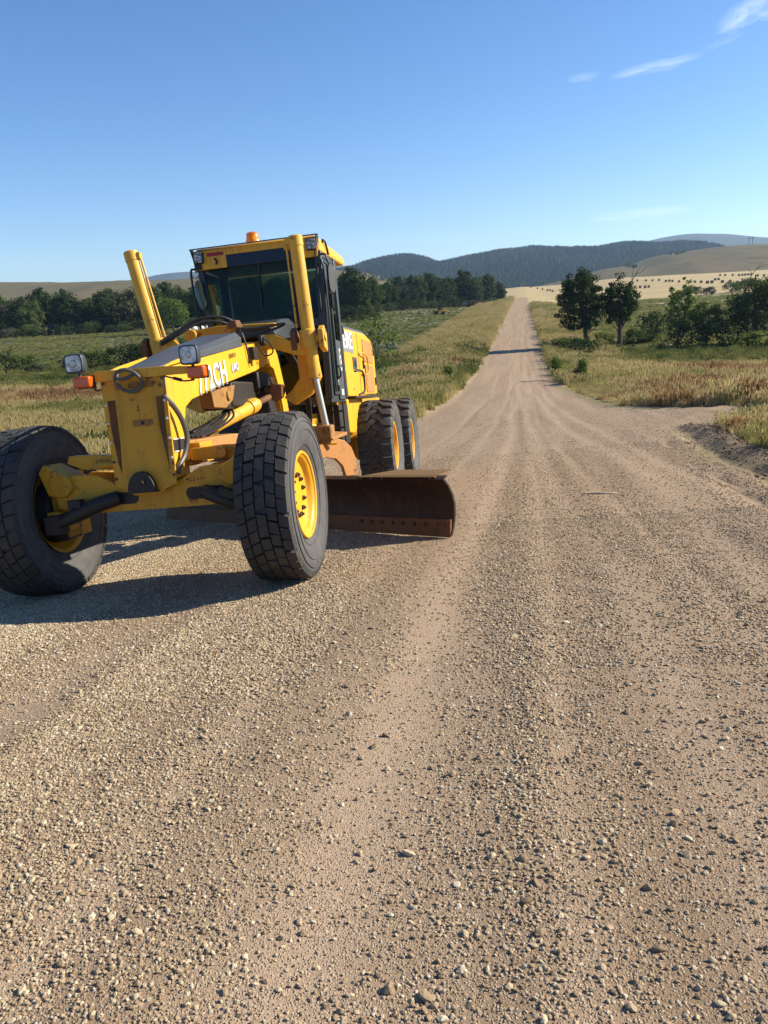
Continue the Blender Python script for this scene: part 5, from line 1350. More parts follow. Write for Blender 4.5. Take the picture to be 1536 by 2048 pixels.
    c = MB(); c.tube(catmull([(-0.24, -0.39, 1.57), (-0.22, -0.395, 1.54), (-0.19, -0.385, 1.545)]), 0.006, 6); c.build('signal_wire', M['black'], G)
    # hose coil hung on the plate and the hose down the side
    c = MB()
    pts = []
    for k in range(26):
        a = 2 * PI * k / 25
        pts.append((0.045 + 0.085 * math.cos(a) - 0.035 * math.sin(a), -0.425 - 0.03 * math.sin(a), 1.585 + 0.075 * math.sin(a) + 0.02 * math.cos(a)))
    c.tube(pts, 0.0125, 8)
    c.tube(catmull([(0.12, -0.41, 1.64), (0.03, -0.45, 1.60), (-0.03, -0.44, 1.615), (-0.02, -0.40, 1.665), (0.06, -0.36, 1.668), (0.12, -0.37, 1.655)]), 0.0125, 8)
    c.build('hose_coil', M['hose_grey'], G)
    c = MB(); c.tube(catmull([(0.272, -0.37, 1.47), (0.285, -0.36, 1.435), (0.305, -0.30, 1.38), (0.32, -0.22, 1.28), (0.325, -0.18, 1.15), (0.31, -0.22, 1.03), (0.29, -0.30, 0.95), (0.27, -0.30, 0.90)]), 0.020, 10)
    c.tube(catmull([(0.29, -0.38, 1.64), (0.296, -0.385, 1.58), (0.295, -0.385, 1.50), (0.28, -0.37, 1.45)]), 0.006, 6)
    c.build('side_hose', M['hose_grey'], G)

    # ---------- drawbar, circle, blade
    d = MB()
    d.prism([(-0.02, -0.02, 1.11), (0.14, -0.02, 1.11), (0.30, 1.0, 1.12), (0.62, 2.25, 1.02), (0.44, 2.35, 1.02), (0.16, 1.2, 1.12), (-0.04, 1.2, 1.12), (-0.34, 2.35, 1.02), (-0.52, 2.25, 1.02), (-0.18, 1.0, 1.12)], (0, 0, -0.17))
    d.cyl((0.06, -0.16, 1.02), (0.06, 0.02, 1.02), 0.085, n=16)
    d.bb(-0.5, 0.62, 2.2, 2.4, 0.86, 1.0)
    d.build('drawbar', M['rust_orange'], G, 0.01)
    b = MB(); b.bb(0.12, 0.34, 0.02, 0.28, 0.94, 1.10); b.bb(-0.10, 0.30, -0.08, 0.10, 0.93, 0.97); b.build('drawbar_bracket', M['yellow_worn'], G, 0.008)
    b = MB(); b.cyl((0.27, -0.10, 1.0), (0.34, 0.9, 1.0), 0.03); b.build('drawbar_pipe', M['yellow_worn'], G)
    rg = MB(); prof = [(0.74, 0.80), (0.74, 0.88), (0.60, 0.88), (0.60, 0.80)]
    rings = []
    for k in range(61):
        a = 2 * PI * k / 60
        rings.append([(0.05 + r * math.cos(a), 2.95 + r * math.sin(a), z) for r, z in prof])
    rg.loft(rings, caps=False); rg.build('turning_circle', M['rust'], G)
    # blade
    T = Vector((2.114, 1.274, 0.0)); D = Vector((-0.824, 0.566, 0)); NB = Vector((0.566, 0.824, 0)); L = 4.80
    prof = [(0.000, 0.015), (0.045, 0.10), (0.075, 0.20), (0.080, 0.30), (0.055, 0.40), (0.010, 0.48), (-0.05, 0.545)]
    def bl(s, n, z): return T + D * s + NB * n + Vector((0, 0, z))
    m = MB(); ss = [0.0, 1.2, 2.4, 3.6, L]
    front = [[bl(s, n, z) for n, z in prof] + [bl(s, n + 0.028, z + 0.004) for n, z in reversed(prof)] for s in ss]
    m.loft(front)
    m.prism([bl(0.0, -0.05, 0.545), bl(L, -0.05, 0.545), bl(L, 0.01, 0.575), bl(0, 0.01, 0.575)], tuple(NB * 0.02))
    blade = m.build('moldboard', M['blade'], G, 0.003)
    BO = blade.location.copy()
    def bsub(mb, n, mt, bev=0.0):
        o = mb.build(n, mt, blade, bev, loc=(0, 0, 0)); o.location = -BO; return o
    c = MB(); c.prism([bl(0.01, -0.004, 0.006), bl(0.01, 0.022, 0.165), bl(0.01, 0.046, 0.165), bl(0.01, 0.02, 0.006)], tuple(D * 2.35)); bsub(c, 'cutting_edge', M['rust'])
    c = MB(); c.prism([bl(2.375, -0.004, 0.006), bl(2.375, 0.022, 0.165), bl(2.375, 0.046, 0.165), bl(2.375, 0.02, 0.006)], tuple(D * 2.40)); bsub(c, 'cutting_edge', M['rust'])
    for s_ in (0.08, 0.16, 0.30, 0.44, 0.58, 0.72, 0.86, 1.0, 1.14):
        c = MB(); p = bl(s_, 0.02, 0.115); c.cyl(p - NB * 0.028, p + NB * 0.01, 0.015, n=8); bsub(c, 'edge_bolt', M['nut'] if s_ > 0.2 else M['rust'])
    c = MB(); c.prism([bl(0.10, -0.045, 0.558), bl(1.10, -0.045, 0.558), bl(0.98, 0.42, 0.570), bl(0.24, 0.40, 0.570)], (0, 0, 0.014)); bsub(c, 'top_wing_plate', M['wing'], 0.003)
    for s_ in (0.12, 0.72, 0.86, 1.0):
        c = MB(); p = bl(s_ + 0.03, -0.045, 0.556); c.cyl(p - NB * 0.012, p + NB * 0.01, 0.012, n=8); bsub(c, 'wing_bolt', M['nut'])
    # rust-orange side arm that carries the blade below the circle
    PN = Vector((0.80, -0.60, 0)); P0 = Vector((0.80, 2.62, 0)); PD = Vector((0.60, 0.80, 0))
    def ap(s, z): return P0 + PD * s + Vector((0, 0, z))
    pl = [ap(-0.50, 0.86), ap(0.06, 0.955), ap(0.10, 0.93), ap(0.20, 0.90), ap(0.29, 0.82), ap(0.34, 0.70), ap(0.36, 0.50), ap(0.17, 0.50), ap(0.14, 0.62), ap(0.05, 0.71), ap(-0.08, 0.74), ap(-0.50, 0.70)]
    a = MB(); a.prism(pl, tuple(PN * -0.05)); a.build('circle_side_arm', M['rust_orange'], G, 0.006)
    a = MB(); a.prism([ap(-0.55, 0.90), ap(0.08, 1.00), ap(0.10, 0.97), ap(-0.55, 0.87)], tuple(PN * -0.35)); a.build('circle_top_plate', M['yellow_worn'], G, 0.006)
    a = MB(); a.box((0.60, 2.35, 0.53), (0.16, 0.12, 0.09), Matrix.Rotation(R(25), 3, 'Z')); a.build('blade_pivot_block', M['rust'], G, 0.01)
    a = MB(); a.cyl((-1.2, 3.35, 0.45), (0.6, 2.3, 0.50), 0.05); a.build('blade_shift_cylinder', M['dark'], G)

    # ---------- lift cylinders with their arms
    def lift(sx, top, mid, low, rodend, y0):
        t_, m_, l_, e_ = Vector(top), Vector(mid), Vector(low), Vector(rodend)
        u = (t_ - l_).normalized()
        b = MB()
        b.tube([l_, l_ + u * 0.02, t_ - u * 0.10, t_ - u * 0.10, t_ - u * 0.01, t_], [0.066, 0.068, 0.068, 0.074, 0.074, 0.066], 28)
        cy = b.build('lift_cylinder', M['yellow_cyl'], G)
        def cs(mb, n, m, bev=0.0):
            o = mb.build(n, m, cy, bev, loc=(0, 0, 0)); o.location = -cy.location; return o
        r = MB(); r.cyl(e_, l_ + u * 0.05, 0.036, n=20); cs(r, 'piston_rod', M['steel'])
        r = MB(); r.tube([m_ - u * 0.10, m_ - u * 0.085, m_ + u * 0.085, m_ + u * 0.10], [0.075, 0.088, 0.088, 0.075], 28); cs(r, 'trunnion_ring', M['yellow_cyl'])
        for s_ in (-1, 1):
            r = MB(); c = m_ + Vector((s_ * 0.145, 0.0, 0.0))
            r.prism([c + Vector((-0.028, -0.05, -0.10)), c + Vector((-0.028, 0.10, -0.14)), c + Vector((-0.028, 0.12, 0.06)), c + Vector((-0.028, 0.02, 0.13)), c + Vector((-0.028, -0.07, 0.08))], (0.056, 0, 0))
            r.cyl(c - Vector((0.09, 0, 0)), c + Vector((0.045, 0, 0)), 0.035, n=14)
            cs(r, 'trunnion_clamp', M['rust'] if s_ * sx < 0 or sx < 0 else M['yellow_cyl'], 0.008)
        r = MB(); off = Vector((sx * 0.02 if sx < 0 else -0.09, -0.02, 0)) if sx > 0 else Vector((0.085, 0.0, 0))
        r.tube([t_ - u * 0.03 + off * 0.8, t_ - u * 0.10 + off * 1.1, m_ + u * 0.35 + off * 1.05, m_ + u * 0.12 + off * 1.1], 0.011, 8)
        r.box(t_ - u * 0.05 + off * 0.9, (0.05, 0.06, 0.06)); cs(r, 'oil_line', M['yellow_cyl'])
        return cy
    lift(1, (0.725, 2.22, 3.005), (0.752, 2.24, 1.985), (0.775, 2.25, 1.590), (0.835, 2.28, 1.09), 0)
    lift(-1, (-1.035, 2.22, 3.055), (-0.855, 2.24, 2.045), (-0.795, 2.25, 1.60), (-0.74, 2.28, 1.08), 0)
    # grey cap bracket on the top of the nearer cylinder
    b = MB(); b.bb(0.60, 0.665, 2.20, 2.26, 2.88, 2.96); b.build('cylinder_valve', M['yellow_cyl'], G, 0.006)
    for sx, x0 in ((1, 0.05), (-1, -0.05)):
        a = MB()
        xr = lambda v: x0 + sx * v
        a.prism([(xr(0.18), 2.20, 2.07), (xr(0.33), 2.20, 2.07), (xr(0.62), 2.20, 1.945), (xr(0.70), 2.20, 1.90), (xr(0.66), 2.20, 1.82), (xr(0.56), 2.20, 1.835), (xr(0.30), 2.20, 1.93), (xr(0.20), 2.20, 1.93)], (0, 0.20, 0))
        a.prism([(xr(0.545), 2.31, 1.88), (xr(0.74), 2.31, 1.90), (xr(0.77), 2.31, 1.60), (xr(0.66), 2.31, 1.43), (xr(0.47), 2.31, 1.335), (xr(0.36), 2.31, 1.42), (xr(0.46), 2.31, 1.50), (xr(0.545), 2.31, 1.60)], (0, 0.11, 0))
        if sx < 0: a.prism([(-0.82, 2.16, 2.12), (-0.70, 2.16, 2.17), (-0.56, 2.16, 2.01), (-0.40, 2.16, 1.96), (-0.20, 2.16, 1.96), (-0.20, 2.16, 1.82), (-0.50, 2.16, 1.83), (-0.80, 2.16, 1.98)], (0, 0.035, 0))
        a.cyl((xr(0.58), 2.29, 1.46), (xr(0.58), 2.32, 1.46), 0.022, n=10)
        a.build('lift_arm', M['yellow'], G, 0.012)
    # saddle crossbar with its links
    b = MB()
    b.prism([(-0.42, 2.13, 1.40), (-0.42, 2.13, 1.52), (0.02, 2.13, 1.53), (0.36, 2.13, 1.56), (0.40, 2.13, 1.48), (0.02, 2.13, 1.42)], (0, 0.16, 0))
    b.cyl((-0.42, 2.20, 1.46), (0.45, 2.20, 1.50), 0.055)
    b.build('saddle_crossbar', M['dark'], G, 0.012)
    b = MB()
    for xx in (0.05, 0.19, 0.30):
        b.cyl((xx, 2.085, 1.50 + 0.03 * xx), (xx, 2.14, 1.50 + 0.03 * xx), 0.032, n=14)
    b.prism([(0.30, 2.06, 1.43), (0.36, 2.06, 1.57), (0.47, 2.06, 1.55), (0.46, 2.06, 1.42), (0.38, 2.06, 1.38)], (0, 0.09, 0))
    b.build('saddle_lock_links', M['rust'], G, 0.01)
    b = MB(); b.prism([(0.10, 0.72, 1.50), (0.10, 0.75, 1.36), (0.10, 1.05, 1.35), (0.10, 1.25, 1.42), (0.10, 1.35, 1.56)], (0.12, 0, 0)); b.cyl((0.20, 1.12, 1.46), (0.24, 1.12, 1.46), 0.045, n=14)
    b.build('valve_bracket', M['rust_yellow'], G, 0.008)
    b = MB(); b.bb(-0.12, 0.20, 1.3, 2.1, 1.36, 1.60); b.bb(0.0, 0.18, 1.05, 1.4, 1.34, 1.42); b.build('hydraulic_block', M['dark'], G, 0.02)
    # side-shift cylinder running from the drawbar up to the saddle
    p0, p1 = Vector((-0.10, 0.95, 1.12)), Vector((0.42, 2.28, 1.50)); u = (p1 - p0).normalized()
    b = MB(); b.tube([p0 + u * 0.28, p0 + u * 0.30, p0 + u * 0.98, p0 + u * 1.0], [0.05, 0.068, 0.068, 0.06], 24); b.tube([p0 + u * 0.86, p0 + u * 0.94], [0.078, 0.078], 20)
    ssc = b.build('side_shift_cylinder', M['yellow_cyl'], G)
    b = MB(); b.cyl(p0 + u * 0.9, p1, 0.032); o = b.build('piston_rod', M['rust'], ssc, loc=(0, 0, 0)); o.location = -ssc.location
    b = MB(); b.tube([p0, p0 + u * 0.28], [0.06, 0.06], 14); b.box(p0, (0.13, 0.16, 0.12)); o = b.build('rod_eye', M['dark'], ssc, 0.01, loc=(0, 0, 0)); o.location = -ssc.location
    b = MB()
    for k in range(4):
        b.tube(catmull([(0.02 + 0.04 * k, 0.55, 1.13), (0.05 + 0.045 * k, 0.85 + .03 * k, 1.19), (0.10 + 0.03 * k, 1.15 + 0.05 * k, 1.28), (0.08, 1.5, 1.38)]), 0.011, 6)
    b.build('drawbar_hoses', M['black'], G)
    # crossbar, hose loops, valve and beacon bits at the rear of the gooseneck
    b = MB(); b.prism([(-0.62, 2.52, 2.13), (-0.62, 2.52, 2.22), (-0.30, 2.52, 2.25), (0.34, 2.52, 2.22), (0.34, 2.52, 2.06), (-0.30, 2.52, 2.15)], (0, 0.14, 0)); b.cyl((-0.60, 2.48, 2.17), (-0.60, 2.68, 2.17), 0.07, n=18)
    b.build('lift_arm_bridge', M['yellow_worn'], G, 0.01)
    b = MB(); b.cyl((0.30, 2.02, 2.00), (0.34, 2.02, 2.00), 0.055, n=18); b.cyl((0.36, 2.02, 1.99), (0.31, 2.02, 1.99), 0.04, n=14); b.bb(0.27, 0.33, 1.70, 1.84, 1.80, 1.92); b.build('valve_port', M['dark'], G, 0.006)
    b = MB(); b.tube(catmull([(-0.78, 2.1, 2.10), (-0.62, 2.2, 2.20), (-0.42, 2.3, 2.31), (-0.20, 2.4, 2.32), (-0.06, 2.5, 2.24), (0.0, 2.55, 2.15)]), 0.016, 8)
    b.tube(catmull([(-0.78, 2.1, 2.07), (-0.60, 2.15, 2.16), (-0.42, 2.25, 2.26), (-0.22, 2.35, 2.27), (-0.08, 2.45, 2.20), (-0.04, 2.5, 2.13)]), 0.016, 8)
    b.build('saddle_hoses', M['black'], G)
    b = MB(); b.tube(catmull([(0.0, 2.35, 2.19), (0.05, 2.2, 2.12), (0.18, 2.1, 2.06), (0.34, 2.15, 2.09), (0.52, 2.2, 2.15), (0.44, 2.3, 2.17), (0.15, 2.4, 2.16), (0.0, 2.35, 2.19)]), 0.014, 8)
    b.tube(catmull([(0.26, 1.60, 2.05), (0.28, 1.62, 1.95), (0.285, 1.66, 1.82), (0.29, 1.72, 1.74)]), 0.009, 6)
    b.tube(catmull([(0.35, 1.95, 2.02), (0.42, 1.97, 1.96), (0.43, 2.0, 1.87), (0.34, 2.02, 1.85), (0.30, 1.95, 1.95)]), 0.008, 6)
    b.build('loose_hose', M['black'], G)
    b = MB(); b.loft([[(-0.02 + 0.14 * sc * math.cos(2 * PI * k / 6) * 0.75, 2.25 + 0.09 * sc * math.sin(2 * PI * k / 6), z) for k in range(6)] for z, sc in ((2.17, 0.8), (2.19, 0.85), (2.25, 0.6))]); b.build('rust_cap', M['rust'], G, 0.006)
    b = MB(); rings = []
    for (y, zb, zt, a0, a1) in ((2.45, 2.08, 2.17, 0.12, 0.36), (2.75, 2.06, 2.28, 0.06, 0.40), (3.22, 2.05, 2.33, 0.04, 0.40)):
        rings.append([(a0 - 0.25, y, zb), (a0 - 0.25, y, zt - 0.05), (a0 - 0.15, y, zt), (a1 - 0.06, y, zt), (a1, y, zt - 0.08), (a1, y, zb)])
    b.loft(rings); b.build('front_console_cover', M['cab'], G, 0.02)
    b = MB(); b.bb(-0.15, 0.258, 1.98, 2.34, 1.52, 1.70); b.bb(-0.15, 0.235, 2.3, 2.62, 1.0, 1.66); b.build('dark_fill_boxes', M['dark'], G, 0.02)  # dark boxes added to stand for deep shade and dark components here
    b = MB()
    for k in range(3):
        b.tube(catmull([(0.42 + .03 * k, 2.42, 1.93), (0.50 + .03 * k, 2.62, 1.65), (0.53 + .02 * k, 2.78, 1.35), (0.50 + .02 * k, 2.85, 1.1)]), 0.015, 7)
    b.build('frame_hoses', M['black'], G)

    # ---------- main frame, tandems, tank
    b = MB(); b.bb(-0.34, 0.42, 3.15, 7.9, 0.86, 1.22); b.bb(-0.50, 0.58, 4.25, 8.0, 1.18, 1.38)
    b.build('rear_frame', M['yellow_worn'], G, 0.01)
    for sx, x0 in ((1, 0.68), (-1, -0.78)):
        b = MB(); pl = [(x0 - 0.09, y, z) for y, z in ((5.2, 0.50), (5.2, 0.78), (5.9, 0.92), (6.65, 0.92), (7.35, 0.78), (7.35, 0.50), (6.65, 0.42), (5.9, 0.42))]
        b.prism(pl, (0.18, 0, 0)); b.cyl((x0 - 0.4 * sx, 6.28, 0.66), (x0 + 0.1 * sx, 6.28, 0.66), 0.2)
        for yy in (5.58, 6.98): b.cyl((x0, yy, 0.655), (x0 + sx * 0.26, yy, 0.655), 0.14)
        b.build('tandem_case', M['yellow_worn'], G, 0.02)
    b = MB(); b.prism([(0.20, 4.32, 0.93), (0.20, 4.32, 1.36), (0.20, 5.35, 1.40), (0.20, 5.45, 1.28), (0.20, 5.20, 1.02), (0.20, 4.6, 0.90)], (0.50, 0, 0)); b.build('fuel_tank', M['yellow'], G, 0.02)
    b = MB(); b.bb(0.30, 0.70, 3.75, 4.30, 0.80, 1.30); b.bb(-0.1, 0.3, 3.3, 4.2, 1.1, 1.35); b.build('battery_box', M['dark'], G, 0.012)
    b = MB()
    for xx in (0.62, 0.76): b.tube([(xx, 3.70, 1.33), (xx, 3.68, 0.78)], 0.012, 7)
    for z in (0.80, 1.02, 1.22): b.tube([(0.62, 3.69, z), (0.76, 3.69, z)], 0.012, 7)
    b.build('boarding_ladder', M['dark'], G)
    b = MB(); b.tube(catmull([(0.60, 2.42, 1.10), (0.68, 2.5, 1.09), (0.72, 2.52, 1.0), (0.76, 2.55, 0.90), (0.86, 2.6, 0.885)]), 0.016, 8); b.build('ball_cap_line', M['yellow'], G)
    b = MB(); b.box((0.80, 2.30, 1.02), (0.20, 0.20, 0.15)); b.cyl((0.80, 2.30, 0.9), (0.80, 2.30, 1.12), 0.07); b.build('lift_ball_socket', M['rust_yellow'], G, 0.015)
    b = MB(); b.prism([(0.35, 2.35, 0.99), (0.90, 2.25, 0.93), (1.02, 2.45, 0.97), (0.45, 2.75, 1.02)], (0, 0, 0.035)); b.build('circle_yoke_plate', M['rust_orange'], G, 0.006)

    # ---------- cab
    YF, YB = 3.32, 4.06
    def px(x, z):      # cab tapers towards the floor
        return x
    c = MB()
    FL, FR = -0.66, 0.70
    posts = [((-0.70, YF, 3.05), (-0.58, YF - 0.04, 1.40), 0.035), ((0.715, YF, 3.05), (0.70, YF - 0.06, 1.38), 0.040), ((-0.69, YB, 3.05), (-0.62, YB, 1.40), 0.05), ((0.70, YB, 3.08), (0.70, YB, 1.38), 0.055)]
    for a, b2, r in posts:
        a = Vector(a); b2 = Vector(b2)
        c.prism([a + Vector((-r, -r, 0)), a + Vector((r, -r, 0)), a + Vector((r, r, 0)), a + Vector((-r, r, 0))], tuple(b2 - a))
    c.bb(-0.70, 0.70, YF - 0.03, YF + 0.03, 2.985, 3.06)
    c.bb(-0.72, 0.74, YF, YB, 3.0, 3.06)
    c.bb(-0.60, 0.70, YF - 0.05, YF + 0.03, 2.22, 2.31)
    c.bb(-0.62, 0.72, YF - 0.06, YB + 0.03, 1.33, 1.42)
    c.bb(-0.62, 0.70, YB - 0.02, YB + 0.03, 1.42, 2.40)
    c.bb(-0.66, -0.60, YF, YB, 1.42, 2.1)
    cab = c.build('cab', M['cab'], G, 0.008)
    CO = cab.location.copy()
    def csub(mb, n, m, bev=0.0, ang=35):
        o = mb.build(n, m, cab, bev, ang, loc=(0, 0, 0)); o.location = -CO; return o
    def pane(poly, off, name='window_pane'):
        q = MB(); q.prism(poly, off); return csub(q, name, M['glass'])
    pane([(-0.665, YF - 0.01, 2.985), (0.675, YF - 0.01, 2.985), (0.665, YF - 0.03, 2.31), (-0.615, YF - 0.03, 2.31)], (0, 0.006, 0), 'windshield')
    pane([(-0.60, YF - 0.03, 2.22), (0.66, YF - 0.03, 2.22), (0.66, YF - 0.05, 1.44), (-0.56, YF - 0.05, 1.44)], (0, 0.006, 0), 'lower_window')
    pane([(-0.64, YB, 2.98), (0.64, YB, 2.98), (0.64, YB, 2.41), (-0.60, YB, 2.41)], (0, 0.006, 0), 'rear_window')
    pane([(-0.695, YF + 0.04, 2.98), (-0.69, YB - 0.05, 2.98), (-0.66, YB - 0.05, 2.11), (-0.65, YF + 0.04, 2.11)], (0.006, 0, 0), 'side_window')
    # door with its panes
    dr = MB()
    X0 = 0.735
    dr.bb(X0 - 0.02, X0 + 0.012, YF + 0.06, YF + 0.09, 1.42, 2.98); dr.bb(X0 - 0.02, X0 + 0.014, YF + 0.33, YF + 0.37, 1.42, 2.98)
    dr.bb(X0 - 0.02, X0 + 0.010, YF + 0.09, YF + 0.33, 2.95, 2.985); dr.bb(X0 - 0.02, X0 + 0.010, YF + 0.09, YF + 0.33, 1.42, 1.46)
    dr.tube(catmull([(X0 + 0.02, YF + 0.03, 2.90), (X0 + 0.03, YF + 0.03, 2.5), (X0 + 0.03, YF + 0.03, 2.0), (X0 + 0.03, YF + 0.04, 1.45)]), 0.012, 6)
    csub(dr, 'door', M['cab'], 0.004)
    pane([(X0, YF + 0.09, 1.46), (X0, YF + 0.33, 1.46), (X0, YF + 0.33, 2.95), (X0, YF + 0.09, 2.95)], (-0.006, 0, 0), 'door_window')
    pane([(X0, YF + 0.37, 2.08), (X0, YB - 0.06, 2.08), (X0, YB - 0.06, 2.98), (X0, YF + 0.37, 2.98)], (-0.006, 0, 0), 'rear_side_window')
    q = MB(); q.bb(X0 - 0.03, X0 + 0.008, YF + 0.375, YB - 0.0, 1.36, 2.08); csub(q, 'rear_side_panel', M['grey'], 0.006)
    q = MB(); q.tube(catmull([(X0 + 0.015, YF + 0.28, 1.62), (X0 + 0.05, YF + 0.28, 1.64), (X0 + 0.05, YF + 0.28, 1.74), (X0 + 0.015, YF + 0.28, 1.76)]), 0.011, 6); q.bb(X0 + .006, X0 + .03, YF + .33, YF + .36, 2.45, 2.62); csub(q, 'door_handle', M['black'])
    q = MB(); q.box((X0 + 0.02, YF + 0.24, 1.56), (0.02, 0.05, 0.07)); csub(q, 'door_latch', M['steel'], 0.004)
    q = MB(); q.box((X0 + 0.012, YF + 0.50, 1.45), (0.012, 0.12, 0.07)); csub(q, 'white_sticker', M['white'])
    # small white emblem on the side panel: two loops above a lettered bar
    q = MB()
    for (yc, zc, ry, rz, a0, a1) in ((YF + 0.55, 1.93, 0.035, 0.050, 0.4, 5.6), (YF + 0.55, 1.84, 0.040, 0.050, 0.0, 6.28)):
        q.tube([(X0 + 0.011, yc + ry * math.cos(a0 + (a1 - a0) * k / 16), zc + rz * math.sin(a0 + (a1 - a0) * k / 16)) for k in range(17)], 0.006, 5)
    for k in range(5): q.bb(X0 + 0.008, X0 + 0.011, YF + 0.485 + k * 0.027, YF + 0.506 + k * 0.027, 1.715, 1.752)
    csub(q, 'white_emblem', M['white'])
    q = MB(); q.tube(catmull([(X0 - 0.02, YF - 0.06, 2.92), (X0 - 0.03, YF - 0.09, 2.80), (X0 - 0.03, YF - 0.10, 2.55), (X0 - 0.03, YF - 0.10, 2.40), (X0 - 0.04, YF - 0.05, 2.36)]), 0.010, 7)
    q.tube(catmull([(X0 + 0.0, YF - 0.04, 2.98), (X0 + 0.03, YF - 0.05, 2.85), (X0 + 0.02, YF - 0.06, 2.3), (X0 + 0.01, YF - 0.06, 1.9)]), 0.008, 6)
    csub(q, 'grab_rail', M['black'])
    q = MB(); q.tube([(0.02, YF - 0.045, 2.99), (0.0, YF - 0.05, 2.74), (0.01, YF - 0.05, 2.62)], [0.010, 0.010, 0.006], 6); q.box((0.0, YF - 0.047, 2.68), (0.016, 0.012, 0.42)); csub(q, 'wiper', M['black'])
    # roof
    r = MB()
    xs = (-0.76, 0.70)
    def ringr(y, zb, zt, x0, x1):
        return [(x0, y, zb), (x0 - 0.015, y, zb + 0.02), (x0 - 0.005, y, zt - 0.04), (x0 + 0.04, y, zt), (x1 - 0.04, y, zt), (x1 + 0.005, y, zt - 0.04), (x1 + 0.015, y, zb + 0.02), (x1, y, zb)]
    r.loft([ringr(YF - 0.02, 3.055, 3.20, -0.755, 0.715), ringr(YF + 0.02, 3.05, 3.235, -0.765, 0.725), ringr(4.77, 3.115, 3.265, -0.765, 0.725), ringr(4.92, 3.15, 3.245, -0.75, 0.71)])
    roof = csub(r, 'roof', M['yellow'], 0.008)
    RO = CO * 0
    def rsub(mb, n, m, bev=0.0):
        return csub(mb, n, m, bev)
    v = MB(); v.prism([(-0.78, YF - 0.10, 3.21), (0.74, YF - 0.10, 3.21), (0.735, YF + 0.0, 3.235), (-0.775, YF + 0.0, 3.235)], (0, 0, 0.012)); rsub(v, 'visor_lip', M['cab'])
    for s_, x_ in ((-1, -0.775), (1, 0.735)):
        v = MB(); v.prism([(x_, YF - 0.10, 3.218), (x_, YF + 0.0, 3.23), (x_, YF + 0.0, 2.97), (x_ - s_ * 0.05, YF - 0.06, 2.97)], (-s_ * 0.012, 0, 0)); rsub(v, 'visor_cheek', M['cab'])
    v = MB(); v.bb(-0.66, 0.66, YF - 0.055, YF - 0.03, 3.125, 3.205); rsub(v, 'visor_band', M['yellow'], 0.004)
    v = MB(); v.bb(-0.36, 0.42, YF - 0.052, YF - 0.032, 2.985, 3.125); rsub(v, 'visor_strip', M['navy'])
    for xa, xb in ((-0.745, -0.36), (0.42, 0.72)):
        v = MB(); v.bb(xa, xb, YF - 0.060, YF - 0.030, 2.985, 3.205 if xa > 0 else 3.20); rsub(v, 'light_panel', M['yellow'], 0.004)
    for xa, xb, z0, z1 in ((-0.585, -0.385, 3.125, 3.165), (0.43, 0.52, 3.13, 3.18)):
        v = MB(); v.bb(xa, xb, YF - 0.064, YF - 0.058, z0, z1); rsub(v, 'red_reflector', M['red'])
    for xc in (-0.68, 0.66):
        v = MB(); v.bb(xc - 0.055, xc + 0.055, YF - 0.105, YF - 0.06, 3.055, 3.185); rsub(v, 'work_light', M['black'], 0.008)
        v = MB(); v.bb(xc - 0.047, xc + 0.047, YF - 0.1085, YF - 0.104, 3.063, 3.177); rsub(v, 'work_light_face', M['led'])
    v = MB(); v.bb(-0.74, -0.66, YF - 0.08, YF - 0.06, 2.99, 3.05); v.tube(catmull([(-0.50, YF - 0.065, 3.10), (-0.47, YF - 0.068, 3.06), (-0.49, YF - 0.068, 3.03)]), 0.012, 6); rsub(v, 'light_wiring', M['black'])
    v = MB(); v.tube(catmull([(0.745, YF + 0.22, 3.20), (0.752, YF + 0.26, 3.20), (0.752, YF + 0.36, 3.14), (0.75, YF + 0.42, 3.08)]), 0.012, 6); v.box((0.745, YF + 0.20, 3.20), (0.02, 0.06, 0.03)); rsub(v, 'roof_wire', M['black'])
    # beacon
    b = MB(); b.tube([(-0.16, 3.75, 3.24), (-0.16, 3.75, 3.30)], [0.095, 0.088], 28); bc = b.build('beacon', M['black'], G, 0.004)
    b = MB(); b.tube([(-0.16, 3.75, 3.30), (-0.16, 3.75, 3.36), (-0.16, 3.75, 3.372), (-0.16, 3.75, 3.43), (-0.16, 3.75, 3.445)], [0.087, 0.086, 0.078, 0.074, 0.05], 28)
    o = b.build('beacon_lens', M['amber_beacon'], bc, loc=(0, 0, 0)); o.location = -bc.location
    b = MB(); b.tube([(-0.16, 3.75, 3.31), (-0.16, 3.75, 3.40)], [0.03, 0.03], 12); o = b.build('beacon_lamp', M['white'], bc, loc=(0, 0, 0)); o.location = -bc.location
    # mirrors on their brackets
    b = MB(); b.tube(catmull([(-0.70, YF - 0.03, 3.0), (-0.755, YF - 0.07, 3.0), (-0.79, YF - 0.09, 2.96), (-0.775, YF - 0.10, 2.6), (-0.745, YF - 0.10, 2.3), (-0.70, YF - 0.08, 2.12), (-0.66, YF - 0.04, 2.08)]), 0.013, 7)
    mr = b.build('mirror', M['black'], G)
    b = MB(); b.prism([(-0.765 + 0.05 * math.cos(2 * PI * k / 16) * 1.0 + (0.03 if math.sin(2 * PI * k / 16) < 0 else 0), YF - 0.125, 2.70 + math.copysign(abs(math.sin(2 * PI * k / 16)) ** 0.5, math.sin(2 * PI * k / 16)) * 0.17) for k in range(16)], (0, 0.035, 0))
    b.v = [(p[0] + 0.055, p[1], p[2]) for p in b.v]
    o = b.build('mirror_housing', M['mirror'], mr, 0.006, loc=(0, 0, 0)); o.location = -mr.location
    b = MB(); b.tube(catmull([(0.73, YF - 0.03, 3.01), (0.80, YF - 0.05, 3.0), (0.82, YF - 0.05, 2.95), (0.835, YF - 0.03, 2.88)]), 0.011, 7)
    mr = b.build('mirror', M['black'], G)
